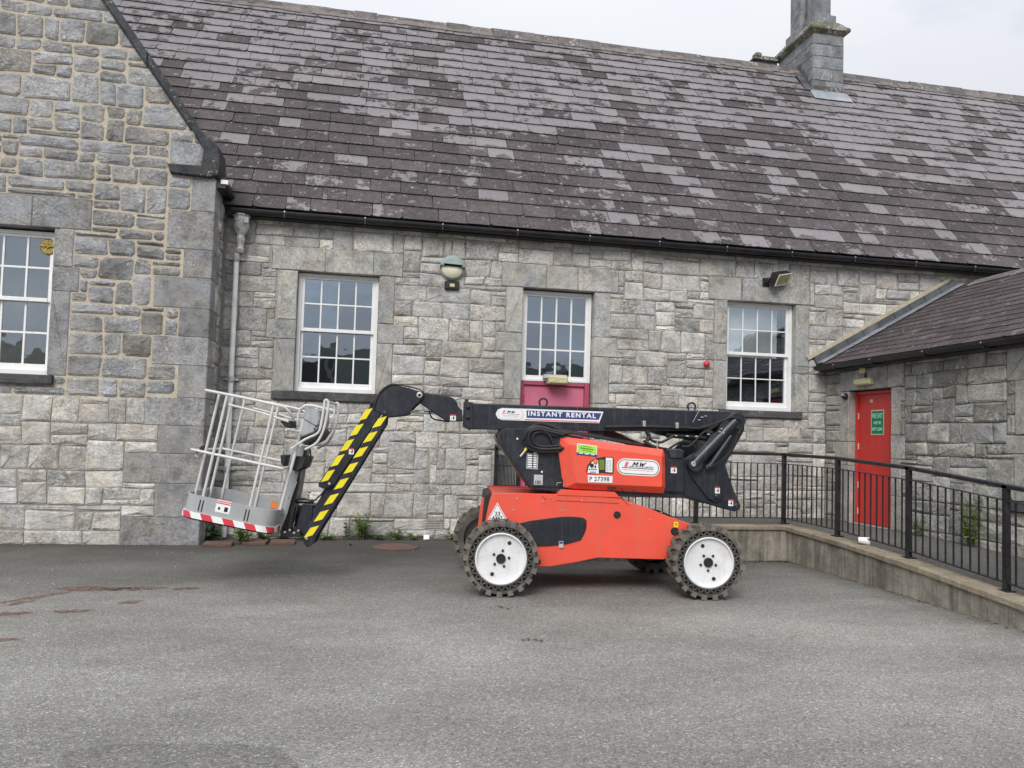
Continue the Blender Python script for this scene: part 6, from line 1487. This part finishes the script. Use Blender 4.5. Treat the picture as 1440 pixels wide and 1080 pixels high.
for c in [(-2.186,1.005),(-2.137,0.848),(-2.200,0.668)]: mb.cyl((c[0], .479, c[1]), (0, -1, 0), .006, .002, 8)
mb.build('mast_holes', mast)
B0, B1 = (.983, -.182), (.182, .983)
def Bk(p, v, s): return (-3.093 + B0[0] * p + B1[0] * s, v, .70 + B0[1] * p + B1[1] * s)
bsk = D.objects.new('basket', None); C.objects.link(bsk); bsk.parent = lift
per = rrect(0, .88, .15, 1.12, .13, 6); nP = len(per)
mb = MB().use(M_GREY); pin = [(max(.012, min(.868, x)), max(.162, min(1.108, y))) for x, y in per]
pin = offset(per, .012)
mb.add([Bk(x, y, .02) for x, y in per] + [Bk(x, y, .205) for x, y in per] + [Bk(x, y, .205) for x, y in pin] + [Bk(x, y, .03) for x, y in pin],
       [(k * nP + i, k * nP + (i + 1) % nP, (k + 1) * nP + (i + 1) % nP, (k + 1) * nP + i) for k in range(3) for i in range(nP)] + [tuple(range(3 * nP, 4 * nP)), tuple(range(nP - 1, -1, -1))])
mb.build('toe_board', bsk, smooth=True)
mb = MB().use(M_BLK2); po = offset(per, .01); mb.add([Bk(x, y, .018) for x, y in po] + [Bk(x, y, -.035) for x, y in po], [(i, (i + 1) % nP, nP + (i + 1) % nP, nP + i) for i in range(nP)] + [tuple(range(nP)), tuple(range(2 * nP - 1, nP - 1, -1))]); mb.build('underside', bsk)
# red and white band round the bottom edge
band = offset(per, -.018); L_ = [0]
for i in range(nP): L_.append(L_[-1] + math.dist(band[i], band[(i + 1) % nP]))
def bp(t):
    t %= L_[-1]
    for i in range(nP):
        if t <= L_[i + 1]:
            k = (t - L_[i]) / max(1e-6, L_[i + 1] - L_[i]); a, b = band[i], band[(i + 1) % nP]; return (a[0] + (b[0] - a[0]) * k, a[1] + (b[1] - a[1]) * k)
t = 0; i = 0; stp = L_[-1] / 34
while i < 34:
    for sub_ in range(1):
        mb = MB().use(STK_R if i % 2 else STK_W); ns = 5; vs = []
        for k in range(ns + 1):
            t0 = i * stp + stp * k / ns; a = bp(t0 - .035); b = bp(t0 + .0); vs += [Bk(*b, -.018), Bk(*a, .040)]
            vs[-2] = Bk(b[0], b[1], -.018)
        mb.add(vs, [(2 * k, 2 * k + 2, 2 * k + 3, 2 * k + 1) for k in range(ns)]); mb.build('band_stripe', bsk)
    i += 1
mb = MB().use(STK_W); inn = offset(per, -.016); mb.add([Bk(x, y, s_) for s_ in (-.016, .038) for x, y in inn] + [Bk(x, y, s_) for s_ in (.038, -.016) for x, y in per], [(k * nP + i, k * nP + (i + 1) % nP, (k + 1) * nP + (i + 1) % nP, (k + 1) * nP + i) for k in range(3) for i in range(nP)]); mb.build('bumper', bsk)
for p in (.155, .185, .60, .63): mb = MB().use(DARK); mb.add([Bk(p + a, .1485, s_) for a, s_ in ((0, .055), (.012, .05), (.012, .165), (0, .17))], [(0, 1, 2, 3)]); mb.build('toe_board_slot', bsk)
def bq(p0, p1, s0, s1, v, m, name=None, mb=None):
    mb = mb or MB(); mb.use(m); mb.add([Bk(p0, v, s0), Bk(p1, v, s0), Bk(p1, v, s1), Bk(p0, v, s1)], [(0, 1, 2, 3)]); return mb
mb = bq(.315, .455, .085, .205, .1480, STK_W); bq(.315, .455, .168, .178, .1470, STK_R, mb=mb); bq(.315, .455, .185, .197, .1470, STK_P, mb=mb); bq(.40, .435, .10, .145, .147, STK_K, mb=mb); bq(.34, .36, .11, .135, .147, STK_K, mb=mb); mb.build('warning_sticker', bsk)
mb = bq(.62, .74, .10, .18, 1.100, STK_O); mb.build('orange_sticker', bsk)
def rl(name, pts_, r=.014, m=M_TUBE, n=10): mb = MB().use(m); mb.tube([Bk(*p) for p in pts_], r, n); return mb.build(name, bsk, smooth=True)
N_, F2 = .165, 1.10
rl('top_rail', [(-.045, N_, 1.21), (.30, N_, 1.215), (.62, N_, 1.215), (.74, N_, 1.21), (.80, N_ + .03, 1.16), (.83, N_ + .12, 1.10)])
rl('top_rail', [(-.045, F2, 1.21), (.62, F2, 1.215), (.74, F2, 1.21), (.80, F2 - .03, 1.16), (.83, F2 - .12, 1.10)])
rl('top_rail', [(-.03, N_, 1.205), (-.03, F2, 1.205)])
for v in (N_, F2): rl('mid_rail', [(-.045, v, .62), (.85, v, .62)]); rl('mid_rail', [(.2, v + .02, 1.12), (.5, v + .02, 1.11), (.80, v + .02, 1.08)], .011)
rl('mid_rail', [(-.03, N_, .615), (-.03, F2, .615)]); rl('mid_rail', [(.85, N_, .62), (.85, F2, .62)])
for p, v in ((.172, N_), (.628, N_), (.09, F2), (.46, F2), (.80, F2), (.03, .38), (.03, .86)): rl('post', [(p, v, .05), (p, v, 1.20)])
rl('gate_latch', [(-.03, .32, .60), (-.03, .48, .64)], .022, M_BLK2)
# guard tubes round the control box, and the box itself
for v in (.30, .98):
    q = [(-2.097,1.347),(-1.967,1.443),(-1.843,1.511),(-1.812,1.612),(-1.791,1.777),(-1.786,1.835),(-1.765,1.843),(-1.749,1.807),(-1.759,1.699),(-1.788,1.541),(-1.847,1.418),(-1.922,1.366),(-1.963,1.344)]
    mb = MB().use(M_TUBE); mb.tube(bez([(a, v, b) for a, b in q], 3), .0125, 8); mb.build('guard_tube', bsk, smooth=True)
    q = [(-2.050,1.583),(-2.048,1.683),(-2.015,1.756),(-1.967,1.786),(-1.854,1.775),(-1.789,1.749),(-1.753,1.728)]
    mb = MB().use(M_TUBE); mb.tube(bez([(a, v + .03, b) for a, b in q], 3), .0125, 8); mb.build('guard_tube', bsk, smooth=True)
q = [(-1.786,1.835),(-2.091,1.539),(-2.022,1.756)]
for c in q: mb = MB().use(M_TUBE); mb.tube([(c[0], .30, c[1]), (c[0], .98, c[1])], .014, 8); mb.build('guard_tube', bsk, smooth=True)
cb = P_('control_box', bsk, M_GREY, [(-2.062,1.576),(-2.044,1.633),(-1.995,1.649),(-1.991,1.735),(-1.958,1.768),(-1.844,1.739),(-1.833,1.647),(-1.857,1.546),(-1.898,1.509),(-2.029,1.456),(-2.059,1.490)], .34, .94, .014)
mb = MB().use(M_BLK2); q = [(-1.993,1.649),(-1.928,1.615),(-1.864,1.578),(-1.843,1.596),(-2.042,1.470),(-1.924,1.501)]; 
mb.tube([(q[0][0], .336, q[0][1]), (q[1][0], .336, q[1][1]), (q[2][0], .336, q[2][1])], .003, 4)
for c in [(-1.871,1.581),(-1.850,1.589),(-1.884,1.552)]: mb.cyl((c[0], .338, c[1]), (0, -1, 0), .010, .006, 8)
mb.build('box_seam', cb)
P_('box_base', cb, M_BLK2, [(-2.036,1.448),(-1.898,1.502),(-1.843,1.554),(-1.821,1.519),(-1.867,1.439),(-1.963,1.386),(-2.020,1.413)], .36, .92, .008)
P_('foot_pedal_box', bsk, M_BLK2, [(-2.224,1.279),(-2.161,1.280),(-2.184,1.165),(-2.213,1.193)], .4, .6, .006); P_('tool_box', bsk, M_BLK2, [(-2.083,1.275),(-1.963,1.264),(-1.994,1.156),(-2.048,1.119),(-2.105,1.132)], .4, .8, .008)
P_('joystick_pod', bsk, M_BLK2, [(-2.232,1.618),(-2.190,1.630),(-2.112,1.625),(-2.116,1.554),(-2.180,1.566)], .35, .6, .008); rl('post', [(.88, .35, .2), (.90, .35, .75), (.905, .35, 1.12)], .015); rl('post', [(.88, .95, .2), (.90, .95, .75), (.905, .95, 1.12)], .015)
rl('mid_rail', [(.80, N_, 1.0), (.90, .3, 1.0)], .014)
hose(mast, [(-1.950,1.371),(-1.932,1.270),(-1.971,1.175),(-2.026,1.123),(-2.058,1.021)], .45, .008); hose(mast, [(-1.926,1.466),(-1.944,1.393),(-1.991,1.319),(-2.016,1.224)], .5, .008)
